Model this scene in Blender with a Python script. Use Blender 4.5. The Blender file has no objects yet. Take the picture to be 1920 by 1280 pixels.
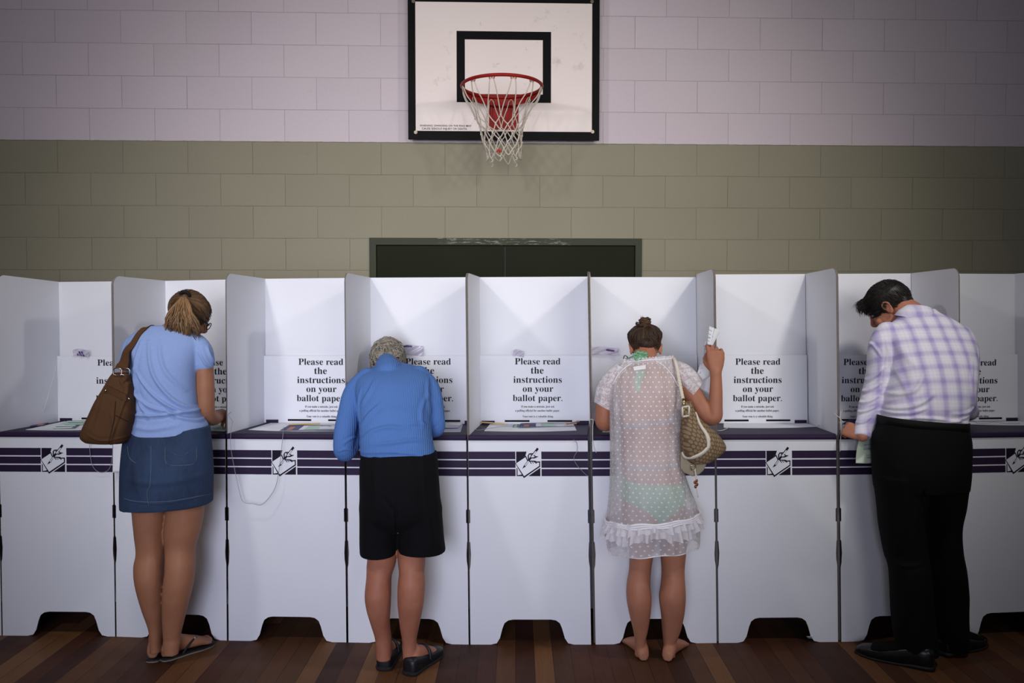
import bpy, bmesh, math, random
import numpy as np
from mathutils import Vector, Matrix
random.seed(7); RNG=np.random.default_rng(7)
SC=bpy.context.scene; COL=SC.collection
# ------------------------------------------------------------------ camera
CAM=Vector((0.06,-5.09,1.5276)); YAW,PITCH,FPX=.032,-.035,1500.0
_f=Vector((math.sin(YAW)*math.cos(PITCH),math.cos(YAW)*math.cos(PITCH),math.sin(PITCH)))
_r=Vector((math.cos(YAW),-math.sin(YAW),0)); _u=_r.cross(_f)
cd=bpy.data.cameras.new('camera'); cd.sensor_width=36; cd.lens=FPX/1920*36; cd.clip_start=.05; cd.clip_end=60
co=bpy.data.objects.new('camera',cd); COL.objects.link(co)
co.matrix_world=Matrix(((_r.x,_u.x,-_f.x,CAM.x),(_r.y,_u.y,-_f.y,CAM.y),(_r.z,_u.z,-_f.z,CAM.z),(0,0,0,1)))
SC.camera=co
# ------------------------------------------------------------------ light and exposure
SC.view_settings.view_transform='Standard'; SC.view_settings.look='None'
SC.view_settings.gamma=1; SC.view_settings.exposure=0.0; SC.view_settings.use_curve_mapping=False
wd=bpy.data.worlds.new('hall_ambient'); SC.world=wd; wd.use_nodes=True
wd.node_tree.nodes['Background'].inputs[0].default_value=(.58,.62,.78,1)
wd.node_tree.nodes['Background'].inputs[1].default_value=.085
def lamp(name,loc,target,power,color,radius=.1,size=1.9,blend=1.0):
    l=bpy.data.lights.new(name,'SPOT'); l.energy=power; l.color=color; l.shadow_soft_size=radius
    l.spot_size=size; l.spot_blend=blend
    o=bpy.data.objects.new(name,l); COL.objects.link(o); o.location=loc
    o.rotation_euler=(Vector(target)-Vector(loc)).to_track_quat('-Z','Y').to_euler()
    return o
lamp('hall_lamp',(-1.65,-2.75,3.25),(-.10,-.95,1.35),80,(1,.95,.93),.11,2.3,1.0)
lamp('hall_lamp',(2.0,-2.75,3.12),(.35,-.95,1.35),80,(1,.95,.90),.11,2.3,1.0)
lamp('front_lamp',(-1.6,-6.4,2.55),(-1.05,-.8,2.28),420,(1,.965,.97),1.1,.99,1.0)
lamp('front_lamp',(1.8,-6.4,2.55),(.95,-.8,2.28),420,(1,.965,.90),1.1,.90,1.0)
lamp('doorway_light',(-.6,-6.6,1.25),(-.35,-1.4,.56),430,(.84,.89,1.13),.9,.92,1.0)
# ------------------------------------------------------------------ helpers
def at(px,py,Y):
    "the point of the place seen at photo pixel px,py on the vertical plane Y"
    d=_f+_r*((px-960)/FPX)-_u*((py-640)/FPX); return CAM+d*((Y-CAM.y)/d.y)
def fl(px,py,z=0.0):
    d=_f+_r*((px-960)/FPX)-_u*((py-640)/FPX); return CAM+d*((z-CAM.z)/d.z)
def tag(o,label,cat,group=None,kind=None):
    if label: o['label']=label
    if cat: o['category']=cat
    if group: o['group']=group
    if kind: o['kind']=kind
    return o
def empty(name,loc,label,cat,group=None):
    o=bpy.data.objects.new(name,None); COL.objects.link(o); o.location=loc; o.empty_display_size=.1
    return tag(o,label,cat,group)
def link(name,me,mats,parent=None,smooth=False,loc=None):
    o=bpy.data.objects.new(name,me); COL.objects.link(o)
    if not isinstance(mats,(list,tuple)): mats=[mats]
    if not me.materials:
        for m in mats: me.materials.append(m)
    if smooth: me.shade_smooth()
    if loc is not None: o.location=loc
    if parent is not None:
        o.parent=parent
        bpy_loc=Vector((0,0,0)); q=parent
        while q is not None: bpy_loc+=q.location; q=q.parent
        if loc is None: o.location=-bpy_loc   # geometry is given in world coordinates
        else: o.location=Vector(loc)-bpy_loc
    return o
def pydata(V,F,mi=None,uv=None):
    me=bpy.data.meshes.new('m'); me.from_pydata([tuple(v) for v in V],[],[tuple(f) for f in F])
    if mi is not None:
        for p,m in zip(me.polygons,mi): p.material_index=m
    if uv is not None:
        l=me.uv_layers.new(name='UVMap')
        for lp in me.loops: l.data[lp.index].uv=uv[lp.vertex_index]
    me.update(); return me
class MB:
    "collects shapes that belong to ONE mesh"
    def __init__(s): s.V=[];s.F=[];s.M=[]
    def add(s,V,F,m=0):
        b=len(s.V); s.V+= [tuple(v) for v in V]; s.F+=[tuple(b+i for i in f) for f in F]; s.M+=[m]*len(F)
    def box(s,a,b,m=0,W=None):
        x0,y0,z0=a;x1,y1,z1=b
        V=[(x0,y0,z0),(x1,y0,z0),(x1,y1,z0),(x0,y1,z0),(x0,y0,z1),(x1,y0,z1),(x1,y1,z1),(x0,y1,z1)]
        if W: V=[W(*v) for v in V]
        s.add(V,[(0,3,2,1),(4,5,6,7),(0,1,5,4),(1,2,6,5),(2,3,7,6),(3,0,4,7)],m)
    def prism(s,poly,W0,W1,m=0,mside=None):
        "poly: 2D outline; W0/W1 map (a,b) to the two faces in space"
        n=len(poly); V=[W0(*p) for p in poly]+[W1(*p) for p in poly]
        s.add(V,[tuple(range(n))[::-1],tuple(range(n,2*n))],m)
        b=len(s.V)-2*n
        s.F+=[(b+i,b+(i+1)%n,b+n+(i+1)%n,b+n+i) for i in range(n)]; s.M+=[m if mside is None else mside]*n
    def tube(s,pts,r,n=8,m=0,closed=False,cap=True):
        V,F=tube(pts,r,n,closed,cap); s.add(V,F,m)
    def build(s,name,mats,parent=None,smooth=False):
        me=pydata(s.V,s.F,s.M); bm=bmesh.new(); bm.from_mesh(me); bmesh.ops.recalc_face_normals(bm,faces=bm.faces); bm.to_mesh(me); bm.free()
        return link(name,me,mats,parent,smooth)
def tube(pts,r,n=8,closed=False,cap=True,flat=None):
    "swept tube; r a number or list; flat=(w,t) scales the two axes"
    P=np.array([tuple(p) for p in pts],float); k=len(P)
    R=np.full(k,r,float) if np.isscalar(r) else np.array(r,float)
    if closed: T=np.roll(P,-1,0)-np.roll(P,1,0)
    else: T=np.gradient(P,axis=0)
    T/=np.linalg.norm(T,axis=1)[:,None]+1e-12
    a=np.array([0,0,1.]) if abs(T[0][2])<.9 else np.array([0,1.,0])
    V=[];u=np.cross(T[0],a);u/=np.linalg.norm(u)
    for i in range(k):
        u=u-T[i]*np.dot(u,T[i]);u/=np.linalg.norm(u)+1e-12;w=np.cross(T[i],u)
        for j in range(n):
            t=2*math.pi*j/n; V.append(P[i]+R[i]*(math.cos(t)*u+math.sin(t)*w))
    F=[]
    for i in range(k if closed else k-1):
        i2=(i+1)%k
        for j in range(n): F.append((i*n+j,i*n+(j+1)%n,i2*n+(j+1)%n,i2*n+j))
    if cap and not closed: F+= [tuple(range(n))[::-1],tuple((k-1)*n+j for j in range(n))]
    return V,F
def spline(pts,n=40,closed=False):
    "Catmull-Rom through points (any dimension)"
    P=np.array([tuple(p) for p in pts],float);k=len(P);out=[]
    seg=k if closed else k-1
    for q in np.linspace(0,seg,n,endpoint=not closed):
        i=min(int(q),seg-1);t=q-i
        if closed: p0,p1,p2,p3=P[(i-1)%k],P[i%k],P[(i+1)%k],P[(i+2)%k]
        else: p0,p1,p2,p3=P[max(i-1,0)],P[i],P[min(i+1,k-1)],P[min(i+2,k-1)]
        out.append(.5*((2*p1)+(-p0+p2)*t+(2*p0-5*p1+4*p2-p3)*t*t+(-p0+3*p1-3*p2+p3)*t**3))
    return np.array(out)
# ------------------------------------------------------------------ materials
def mat(name,col,rough=.6,spec=.3,**kw):
    m=bpy.data.materials.new(name); m.use_nodes=True; b=m.node_tree.nodes['Principled BSDF']
    b.inputs['Base Color'].default_value=(*col,1); b.inputs['Roughness'].default_value=rough
    b.inputs['Specular IOR Level'].default_value=spec
    for k,v in kw.items(): b.inputs[k].default_value=v
    return m
class NT:
    "tiny node-tree writer"
    def __init__(s,m): s.m=m; s.t=m.node_tree; s.b=s.t.nodes['Principled BSDF']
    def n(s,typ,**kw):
        o=s.t.nodes.new(typ)
        for k,v in kw.items():
            if k[0]=='i' and k[1:].isdigit(): k2=int(k[1:])
            else: k2=k
            if isinstance(k2,int) or k2 in o.inputs.keys():
                if isinstance(v,bpy.types.NodeSocket): s.t.links.new(v,o.inputs[k2])
                else: o.inputs[k2].default_value=v
            else: setattr(o,k,v)
        return o
    def coord(s,w='Object'): return s.n('ShaderNodeTexCoord').outputs[w]
    def map(s,v,scale=(1,1,1),rot=(0,0,0),loc=(0,0,0)):
        o=s.n('ShaderNodeMapping'); s.t.links.new(v,o.inputs[0]); o.inputs['Scale'].default_value=scale; o.inputs['Rotation'].default_value=rot; o.inputs['Location'].default_value=loc; return o.outputs[0]
    def noise(s,v,scale,detail=3,rough=.5,w='Fac',dist=0):
        o=s.n('ShaderNodeTexNoise',Scale=scale,Detail=detail,Roughness=rough,Distortion=dist); s.t.links.new(v,o.inputs['Vector']); return o.outputs[w]
    def ramp(s,v,stops):
        o=s.n('ShaderNodeValToRGB'); s.t.links.new(v,o.inputs[0]); e=o.color_ramp.elements
        while len(e)<len(stops): e.new(.5)
        for el,(p,c) in zip(e,stops): el.position=p; el.color=(*c,1) if len(c)==3 else c
        return o.outputs[0]
    def mix(s,f,a,b,typ='MIX'):
        o=s.n('ShaderNodeMix',data_type='RGBA',blend_type=typ)
        for k,v in ((0,f),(6,a),(7,b)):
            if isinstance(v,bpy.types.NodeSocket): s.t.links.new(v,o.inputs[k])
            elif k==0: o.inputs[0].default_value=v
            else: o.inputs[k].default_value=(*v,1)
        return o.outputs[2]
    def math(s,op,a,b=0.0,c=None):
        o=s.n('ShaderNodeMath',operation=op)
        for k,v in ((0,a),(1,b),(2,c)):
            if v is None: continue
            if isinstance(v,bpy.types.NodeSocket): s.t.links.new(v,o.inputs[k])
            else: o.inputs[k].default_value=v
        return o.outputs[0]
    def sep(s,v):
        o=s.n('ShaderNodeSeparateXYZ'); s.t.links.new(v,o.inputs[0]); return o.outputs
    def color(s,c): s.t.links.new(c,s.b.inputs['Base Color'])
    def rough(s,c): s.t.links.new(c,s.b.inputs['Roughness'])
    def bump(s,h,strength=.3,dist=.002):
        o=s.n('ShaderNodeBump',Strength=strength,Distance=dist); s.t.links.new(h,o.inputs['Height']); s.t.links.new(o.outputs[0],s.b.inputs['Normal'])
def vary(m,col,amt=.15,scale=6,bump=0,bscale=200,bdist=.001,coordk='Object'):
    "gentle colour variation and fine bump"
    t=NT(m); c=t.coord(coordk)
    t.color(t.mix(t.noise(c,scale,4),tuple(x*(1-amt) for x in col),tuple(min(1,x*(1+amt)) for x in col)))
    if bump: t.bump(t.noise(c,bscale,3),bump,bdist)
    return m
def srgb(r,g,b): return tuple(((c/255)/12.92 if c/255<=.04045 else ((c/255+.055)/1.055)**2.4) for c in (r,g,b))
# ------------------------------------------------------------------ the hall
def wall_material():
    m=mat('painted_blockwork',(.5,.5,.5),.75,.15); t=NT(m); c=t.coord(); x,y,z=t.sep(c)
    v=t.n('ShaderNodeCombineXYZ'); t.t.links.new(x,v.inputs[0]); t.t.links.new(z,v.inputs[1])
    # half-block bond: courses 0.2 m high, blocks 0.4 m long
    br=t.n('ShaderNodeTexBrick',Scale=1.0); br.offset=.5; br.offset_frequency=2
    br.inputs['Brick Width'].default_value=.4; br.inputs['Row Height'].default_value=.2; br.inputs['Mortar Size'].default_value=.0021
    br.inputs['Mortar Smooth'].default_value=.6; br.inputs['Color1'].default_value=(.975,.975,.975,1); br.inputs['Color2'].default_value=(1.025,1.025,1.025,1); br.inputs['Mortar'].default_value=(1,1,1,1)
    wob=t.n('ShaderNodeVectorMath',operation='SCALE'); t.t.links.new(t.noise(c,5,3,.6,'Color'),wob.inputs[0]); wob.inputs['Scale'].default_value=.007
    mp=t.n('ShaderNodeVectorMath',operation='ADD'); t.t.links.new(v.outputs[0],mp.inputs[0]); t.t.links.new(wob.outputs[0],mp.inputs[1]); mp2=t.map(mp.outputs[0],loc=(-.0035,-.0035,0)); t.t.links.new(mp2,br.inputs['Vector'])
    up=t.math('GREATER_THAN',z,t.math('ADD',2.603,t.math('MULTIPLY',t.math('SUBTRACT',t.noise(t.map(c,(1,1,.1)),22,2),.5),.006)))
    lil=t.mix(t.noise(c,1.7,4),srgb(210,197,206),srgb(219,208,215)); grn=t.mix(t.noise(c,2.1,4),srgb(144,140,121),srgb(155,150,131))
    base=t.mix(up,grn,lil)
    base=t.mix(1.0,base,br.outputs['Color'],'MULTIPLY')
    # joints: worn, a little darker, unevenly visible
    jv=t.math('MULTIPLY',br.outputs['Fac'],t.ramp(t.noise(c,2.6,3),[(.25,(.12,)*3),(.72,(.75,)*3)]))
    base=t.mix(jv,base,t.mix(up,srgb(100,98,80),srgb(150,136,144)))
    # scuffs
    sc=t.ramp(t.noise(c,7,5,.65),[(.67,(0,)*3),(.78,(.28,)*3)])
    base=t.mix(sc,base,t.mix(up,srgb(120,117,98),srgb(150,138,140)))
    gr=t.noise(c,95,3,.7); base=t.mix(t.ramp(gr,[(.35,(.16,)*3),(.5,(0,)*3)]),base,t.mix(1.0,base,(.72,.72,.72),'MULTIPLY'))
    t.color(base)
    h=t.math('SUBTRACT',t.math('ADD',t.math('MULTIPLY',t.noise(c,140,4,.7),.3),t.math('MULTIPLY',t.noise(c,14,2),.35)),t.math('MULTIPLY',br.outputs['Fac'],.9))
    t.bump(h,.55,.004)
    return m
M_WALL=wall_material()
D0,D1,DT=at(693,480,0).x,at(1203,480,0).x,at(950,446.5,0).z
mb=MB(); th=.2
mb.box((-7,0,0),(D0,th,4.6)); mb.box((D1,0,0),(7,th,4.6)); mb.box((D0,0,DT),(D1,th,4.6))
w=mb.build('wall_back',M_WALL); tag(w,None,None,kind='structure')
def floor_material():
    m=mat('hardwood_boards',(.1,.05,.03),.5,.18); t=NT(m); c=t.coord()
    r=t.map(c,rot=(0,0,math.radians(90+2.2)))
    br=t.n('ShaderNodeTexBrick',Scale=1.0); br.offset=.37; br.offset_frequency=3
    for k,v in (('Brick Width',1.9),('Row Height',.083),('Mortar Size',.0011),('Mortar Smooth',.2),('Bias',0.)): br.inputs[k].default_value=v
    br.inputs['Color1'].default_value=(0,0,0,1); br.inputs['Color2'].default_value=(1,1,1,1); br.inputs['Mortar'].default_value=(.5,.5,.5,1)
    t.t.links.new(r,br.inputs['Vector'])
    col=t.ramp(br.outputs['Color'],[(0,srgb(60,38,28)),(.3,srgb(84,48,31)),(.55,srgb(80,54,36)),(.8,srgb(100,66,41)),(1,srgb(128,90,56))])
    gr=t.noise(t.map(r,(1.5,38,1)),3.5,5,.6,dist=.6)
    col=t.mix(t.ramp(gr,[(.3,(0,)*3),(.75,(.55,)*3)]),col,t.mix(1.0,col,(.62,.5,.45),'MULTIPLY'))
    col=t.mix(br.outputs['Fac'],col,(.012,.008,.006)); t.color(col)
    t.rough(t.math('ADD',.46,t.math('MULTIPLY',t.noise(c,9,4),.25)))
    t.bump(t.math('SUBTRACT',t.math('MULTIPLY',gr,.25),br.outputs['Fac']),.35,.0015)
    return m
mb=MB(); mb.box((-7,-8,-.06),(7,.2,0)); o=mb.build('floor',floor_material()); tag(o,None,None,kind='structure')
# the double doors behind the booths
M_DOOR=mat('dark_green_gloss_paint',srgb(50,54,37),.7,.1); t=NT(M_DOOR); c=t.coord()
col=t.mix(t.noise(c,3,4),srgb(31,34,23),srgb(40,44,29)); chip=t.ramp(t.noise(t.map(c,(1,1,5)),16,6,.75),[(.72,(0,)*3),(.74,(1,)*3)]); t.color(t.mix(t.math('MULTIPLY',chip,.5),col,srgb(150,152,140))); t.bump(t.noise(c,40,3),.15,.002)
M_FRAME=mat('worn_green_frame_paint',srgb(52,55,38),.55,.25); t=NT(M_FRAME); c=t.coord(); x,y,z=t.sep(c)
wear=t.math('MULTIPLY',t.ramp(t.noise(t.map(c,(2,2,14)),9,7,.8),[(.56,(0,)*3),(.60,(1,)*3)]),t.math('MULTIPLY',t.math('GREATER_THAN',z,DT-.035),t.ramp(x,[(.40,(0,)*3),(.46,(1,)*3)])))
xr=t.math('MULTIPLY',t.math('GREATER_THAN',x,-.25),t.math('LESS_THAN',x,.6)); wear=t.math('MULTIPLY',t.ramp(t.noise(t.map(c,(1.3,2,16)),9,7,.8),[(.555,(0,)*3),(.6,(1,)*3)]),xr)
t.color(t.mix(t.math('MULTIPLY',wear,.8),t.mix(t.noise(c,4,4),srgb(48,52,34),srgb(58,62,42)),srgb(190,188,176)))
fw=.042; mb=MB(); G=.012
for a,b in (((D0,-G,0),(D0+fw,.1,DT)),((D1-fw,-G,0),(D1,.1,DT)),((D0+fw,-G,DT-.044),(D1-fw,.1,DT))): mb.box(a,b)
fr=mb.build('door_frame_1',M_FRAME); tag(fr,None,None,kind='structure')
xm=at(947,480,.02).x
for k,(a,b) in enumerate(((D0+fw+.003,xm-.0025),(xm+.0025,D1-fw-.003))):
    e=bpy.data.objects.new(f'door_{k+1}',None); COL.objects.link(e); e.location=((a+b)/2,.02,0); e['kind']='structure'
    mb=MB(); mb.box((a,.004,.01),(b,.044,DT-.048)); mb.build('door_leaf',M_DOOR,e)
    xh=(xm-.09) if k==0 else (xm+.09)
    mb=MB(); mb.tube([(xh,.004,1.0),(xh,-.05,1.0),(xh,-.05,1.0+.0),(xh+(-.1 if k==0 else .1),-.05,1.0)],.009,8); mb.build('door_handle',mat('steel',(.5,.5,.5),.3,.5,Metallic=1.0),e,True)
# ------------------------------------------------------------------ basketball hoop
YB=-.075   # front face of the board
b0=at(765.5,255,YB); b1=at(1123.5,255,YB); zb=at(945,261.5,YB).z; x0,x1=b0.x,b1.x; zt=zb+.93
hoop=empty('basketball_hoop',((x0+x1)/2,YB,zb),'white basketball backboard with black border and red ring, high on the block wall','basketball hoop')
M_BB=mat('scuffed_white_board',srgb(214,200,200),.5,.3); t=NT(M_BB); c=t.coord()
base=t.mix(t.noise(c,2.2,4),srgb(242,228,224),srgb(248,238,235))
st=t.ramp(t.noise(c,6.5,6,.7),[(.60,(0,)*3),(.75,(.5,)*3)]); base=t.mix(st,base,srgb(176,150,136))
st=t.ramp(t.noise(t.map(c,loc=(3,1,7)),11,4,.6),[(.70,(0,)*3),(.76,(.5,)*3)]); base=t.mix(st,base,srgb(120,105,98)); t.color(base)
M_BLK=vary(mat('black_board_paint',srgb(11,11,13),.6,.12),srgb(11,11,14),.3,5)
bw=.046; iz0=at(945,246.5,YB).z; itop=at(945,5,YB).z
mb=MB(); mb.box((x0+.004,YB,zb+.004),(x1-.004,YB+.02,zt-.004)); 
bd=mb.build('backboard',M_BB,hoop)
mb=MB()
for a,b in (((x0,YB-.003,zb),(x0+bw,YB+.021,zt)),((x1-bw,YB-.003,zb),(x1,YB+.021,zt)),((x0+bw,YB-.003,zb),(x1-bw,YB+.021,iz0)),((x0+bw,YB-.003,itop),(x1-bw,YB+.021,zt))): mb.box(a,b)
mb.build('border',M_BLK,bd)
q=[at(856,58,YB),at(1033,193,YB)]; lw=.051; X0,Z1,X1,Z0=q[0].x,q[0].z,q[1].x,q[1].z; ye=YB-.0012
mb=MB()
for a,b in (((X0,ye,Z0),(X0+lw,YB+.001,Z1)),((X1-lw,ye,Z0),(X1,YB+.001,Z1)),((X0+lw,ye,Z1-lw),(X1-lw,YB+.001,Z1)),((X0+lw,ye,Z0),(X1-lw,YB+.001,Z0+lw))): mb.box(a,b)
mb.build('target_square',M_BLK,bd)
M_TIM=mat('timber_batten',srgb(90,80,66),.8)
for xx in (x0+.2,x1-.28):
    mb=MB(); mb.box((xx,YB+.02,zb+.06),(xx+.08,0,zt-.06)); mb.build('mounting_batten',M_TIM,hoop)
M_STEEL=mat('zinc_bolt',srgb(150,140,125),.35,.5,Metallic=.9)
for px,py in ((775,2.5),(1110,3),(779.5,248),(1111,247)):
    p=at(px,py,YB-.003); mb=MB()
    for k,(rr,dd) in enumerate(((.011,.003),(.007,.007))):
        n=12; V=[];
        mb.prism([(p.x+rr*math.cos(2*math.pi*i/n),p.z+rr*math.sin(2*math.pi*i/n)) for i in range(n)],lambda a,b:(a,YB-.003,b),lambda a,b,dd=dd:(a,YB-.003-dd,b))
    mb.build('bolt',M_STEEL,hoop)
def mathbold(s): return ''.join(chr(0x1D41A+ord(c)-97) if 'a'<=c<='z' else chr(0x1D400+ord(c)-65) if 'A'<=c<='Z' else c for c in s)
def text_mesh(lines,serif=True,offset=0.0,depth=0.0):
    "lines: (text,width_m,x_center,z_baseline[,height scale]) -> mesh in the XZ plane facing -Y"
    V=[];F=[]
    dg=bpy.context.evaluated_depsgraph_get()
    for ln in lines:
        s,wid,xc,zb_=ln[:4]; hs=ln[4] if len(ln)>4 else 1.0
        cu=bpy.data.curves.new('t','FONT'); cu.body=mathbold(s) if serif else s; cu.size=1; cu.offset=offset; cu.resolution_u=4
        ob=bpy.data.objects.new('t',cu); COL.objects.link(ob); bpy.context.view_layer.update()
        me=bpy.data.meshes.new_from_object(ob.evaluated_get(bpy.context.evaluated_depsgraph_get()))
        A=np.array([v.co[:] for v in me.vertices]); x_0,x_1=A[:,0].min(),A[:,0].max(); k=wid/(x_1-x_0)
        b=len(V); V+=[(xc+(a[0]-(x_0+x_1)/2)*k,0,zb_+a[1]*k*hs) for a in A]; F+=[tuple(b+i for i in p.vertices) for p in me.polygons]
        bpy.data.objects.remove(ob); bpy.data.meshes.remove(me); bpy.data.curves.remove(cu)
    return V,F
pa,pb=at(787,240,YB),at(884,240,YB)
V,F=text_mesh([('WARNING: SWINGING ON THE RING MAY',pb.x-pa.x,(pa.x+pb.x)/2,at(835,237.4,YB).z),('CAUSE SERIOUS INJURY OR DEATH.',(pb.x-pa.x)*.875,(pa.x+pb.x)/2-.006,at(835,243.2,YB).z)],False,.004)
link('warning_lettering',pydata([(v[0],YB-.0015,v[2]) for v in V],F),M_BLK,bd)
M_RED=vary(mat('red_enamel',srgb(150,26,20),.45,.25),srgb(150,24,19),.18,9)
RC=at(941,163,-.37); RX,RYc=RC.x,-.37; RZ=2.865; RR_=.2335
RZ=(at(941,138,RYc-RR_).z+at(941,184,RYc+RR_).z)/2
ring=[(RX+RR_*math.cos(a),RYc+RR_*math.sin(a),RZ) for a in np.linspace(0,2*math.pi,72,endpoint=False)]
mb=MB(); mb.tube(ring,.0095,10,closed=True); rim=mb.build('ring',M_RED,hoop,True)
# crescent plate behind the ring, neck and wall plate
mb=MB(); hw=.225; poly=[]
for a in np.linspace(math.radians(12),math.radians(168),26): poly.append((RX+(RR_+.004)*math.cos(a),RYc+(RR_+.004)*math.sin(a)))
for a in np.linspace(math.radians(168),math.radians(12),26):
    k=max(0,math.sin((a-math.radians(12))/math.radians(156)*math.pi))
    poly.append((RX+(RR_+.006)*math.cos(a),RYc+(RR_+.004)*math.sin(a)+.052*k**.8))
mb.prism(poly,lambda a,b:(a,b,RZ-.006),lambda a,b:(a,b,RZ+.004))
_sk=[(RX+(RR_+.006)*math.cos(a),RYc+(RR_+.006)*math.sin(a),.010+.040*max(0,math.sin((a-.10)/2.94*math.pi))**.7) for a in np.linspace(.12,3.02,50)]
for (xa_,ya_,ha),(xb_,yb_,hb) in zip(_sk,_sk[1:]): mb.add([(xa_,ya_,RZ),(xb_,yb_,RZ),(xb_,yb_,RZ-hb),(xa_,ya_,RZ-ha),(xa_,ya_+.004,RZ),(xb_,yb_+.004,RZ),(xb_,yb_+.004,RZ-hb),(xa_,ya_+.004,RZ-ha)],[(0,1,2,3),(4,7,6,5),(3,2,6,7)])
mb.build('ring_brace',M_RED,hoop,False)
pz=at(946,243,YB-.006).z; xa,xb=at(917,220,YB-.006).x,at(972,220,YB-.006).x
mb=MB(); mb.box((xa,YB-.008,pz),(xb,YB-.0005,RZ+.03)); mb.box((xa+.01,RYc+RR_+.03,RZ-.05),(xb-.01,YB-.006,RZ+.0))
mb.prism([(RYc+RR_+.03,RZ-.05),(YB-.006,RZ-.05),(YB-.006,RZ-.16)],lambda a,b:(xa+.012,a,b),lambda a,b:(xa+.018,a,b)); mb.prism([(RYc+RR_+.03,RZ-.05),(YB-.006,RZ-.05),(YB-.006,RZ-.16)],lambda a,b:(xb-.018,a,b),lambda a,b:(xb-.012,a,b))
br=mb.build('bracket',M_RED,hoop)
mb=MB()
for dx in (.03,.115):
    for zz in (pz+.03,RZ-.035): mb.tube([(xa+dx+.01,YB-.008,zz),(xa+dx+.01,YB-.016,zz)],.009,6)
mb.build('bracket_bolts',M_RED,br)
M_CORD=vary(mat('net_cord',srgb(206,196,184),.85,.1),srgb(206,196,182),.18,30)
NA=[2*math.pi*(k+.5)/12 for k in range(12)]
for a in NA:
    mb=MB(); c0=Vector((RX+RR_*math.cos(a),RYc+RR_*math.sin(a),RZ)); tg=Vector((-math.sin(a),math.cos(a),0))
    mb.tube(spline([c0+tg*.016+Vector((0,0,-.006)),c0+tg*.012+Vector((0,0,-.021)),c0+tg*.004+Vector((0,0,-.014)),c0-tg*.004+Vector((0,0,-.014)),c0-tg*.012+Vector((0,0,-.021)),c0-tg*.016+Vector((0,0,-.006))],18),.0028,6)
    mb.build('net_hook',M_RED,rim,True)
mb=MB(); rg=random.Random(3)
lv=[(-.19,.150,.5),(-.235,.128,0),(-.285,.118,.5),(-.335,.108,0),(-.385,.098,.5),(-.425,.100,0)]
cx=.0
def node(l,k):
    dz,rr,of=lv[l]; a=NA[0]+2*math.pi*(k+of)/12; rg.seed(l*31+k%12)
    return Vector((RX+.004*l-.006+rr*math.cos(a)+rg.uniform(-.006,.006),RYc+rr*math.sin(a)+rg.uniform(-.006,.006),RZ+dz+rg.uniform(-.01,.01)))
for k in range(12):
    a=NA[k]; c0=Vector((RX+RR_*math.cos(a),RYc+RR_*math.sin(a),RZ-.016)); tg=Vector((-math.sin(a),math.cos(a),0))
    for s in (-1,1):
        end=node(0,k if s>0 else k-1)
        mb.tube(spline([c0,c0+tg*s*.012+Vector((0,0,-.01)),c0+tg*s*.021+Vector((-.02*math.cos(a),-.02*math.sin(a),-.06)),c0.lerp(end,.62)+tg*s*.006,end],14),.0032,6)
for l in range(len(lv)-1):
    for k in range(12):
        a=node(l,k)
        for k2 in ((k,k+1) if lv[l][2]==.5 else (k,k-1)):
            b=node(l+1,k2); md=a.lerp(b,.5)+Vector((rg.uniform(-.004,.004),rg.uniform(-.004,.004),-.004)); mb.tube(spline([a,md,b],6),.0034,6)
    for k in range(12):
        a=node(l,k); mb.tube([a+Vector((0,0,.006)),a-Vector((0,0,.006))],.0062,6)
for k in (1,4,7,8,10):
    a=node(len(lv)-1,k); mb.tube(spline([a,a+Vector((.008,-.004,-.012)),a+Vector((-.004,0,-.022))],6),.003,5)
net=mb.build('net',M_CORD,hoop,True)
kp=at(936,283,RYc-.11); mb=MB(); mb.tube(spline([kp+Vector((-.014,0,-.004)),kp+Vector((-.004,-.004,.006)),kp+Vector((.006,0,-.005)),kp+Vector((.013,0,.004))],10),[.004]*3+[.007]*4+[.004]*3,6); mb.build('cord_knot',mat('red_cord',srgb(205,40,34),.7),net,True)
# ------------------------------------------------------------------ cardboard voting booths
DEP=.45; TH=.006; SLOPE=.011
SEAM=[(4,1191),(217,1193),(427,1200.5),(652,1204),(880,1208),(1113,1208),(1345,1205),(1574,1203),(1801,1197)]
FRONT=[Vector((p.x,p.y,0)) for p in (fl(*s) for s in SEAM)]
FTOP=[(-8,515),(208,517),(422,512),(645,511),(872,511),(1101,508),(1337,504),(1567,502),(1797,502)]
BTOP=[(108,527),(306,525),(495,521),(692,519),(895,518),(1103,517),(1305,513),(1510,512),(1708,511)]
LEAN=[];ZF=[];ZBK=[];BACK=[]
for s,f,tp,bt in zip(SEAM,FRONT,FTOP,BTOP):
    p=at(*tp,f.y); LEAN.append((p.x-f.x)/p.z); ZF.append(p.z)
    p2=at(*bt,f.y+DEP); ZBK.append(p2.z); BACK.append(Vector((p2.x-LEAN[-1]*p2.z,f.y+DEP,0)))
def extend(i0,i1): # one more seam beyond the last
    return [a+(a-b) for a,b in ((FRONT[i0],FRONT[i1]),(BACK[i0],BACK[i1]))]
f,b=extend(8,7); FRONT.append(f+Vector((-.005,.02,0))); BACK.append(b+Vector((-.03,.02,0))); LEAN.append(LEAN[-1]); ZF.append(ZF[-1]); ZBK.append(ZBK[-1])
p=at(1905,511,BACK[9].y); BACK[9].x=p.x-LEAN[9]*1.73
f,b=extend(0,1); FRONT.insert(0,f); BACK.insert(0,b); LEAN.insert(0,LEAN[0]); ZF.insert(0,ZF[0]); ZBK.insert(0,ZBK[0])   # index k+1 = seam k
Z_DESK=.972; Z_LIP=.947
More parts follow.
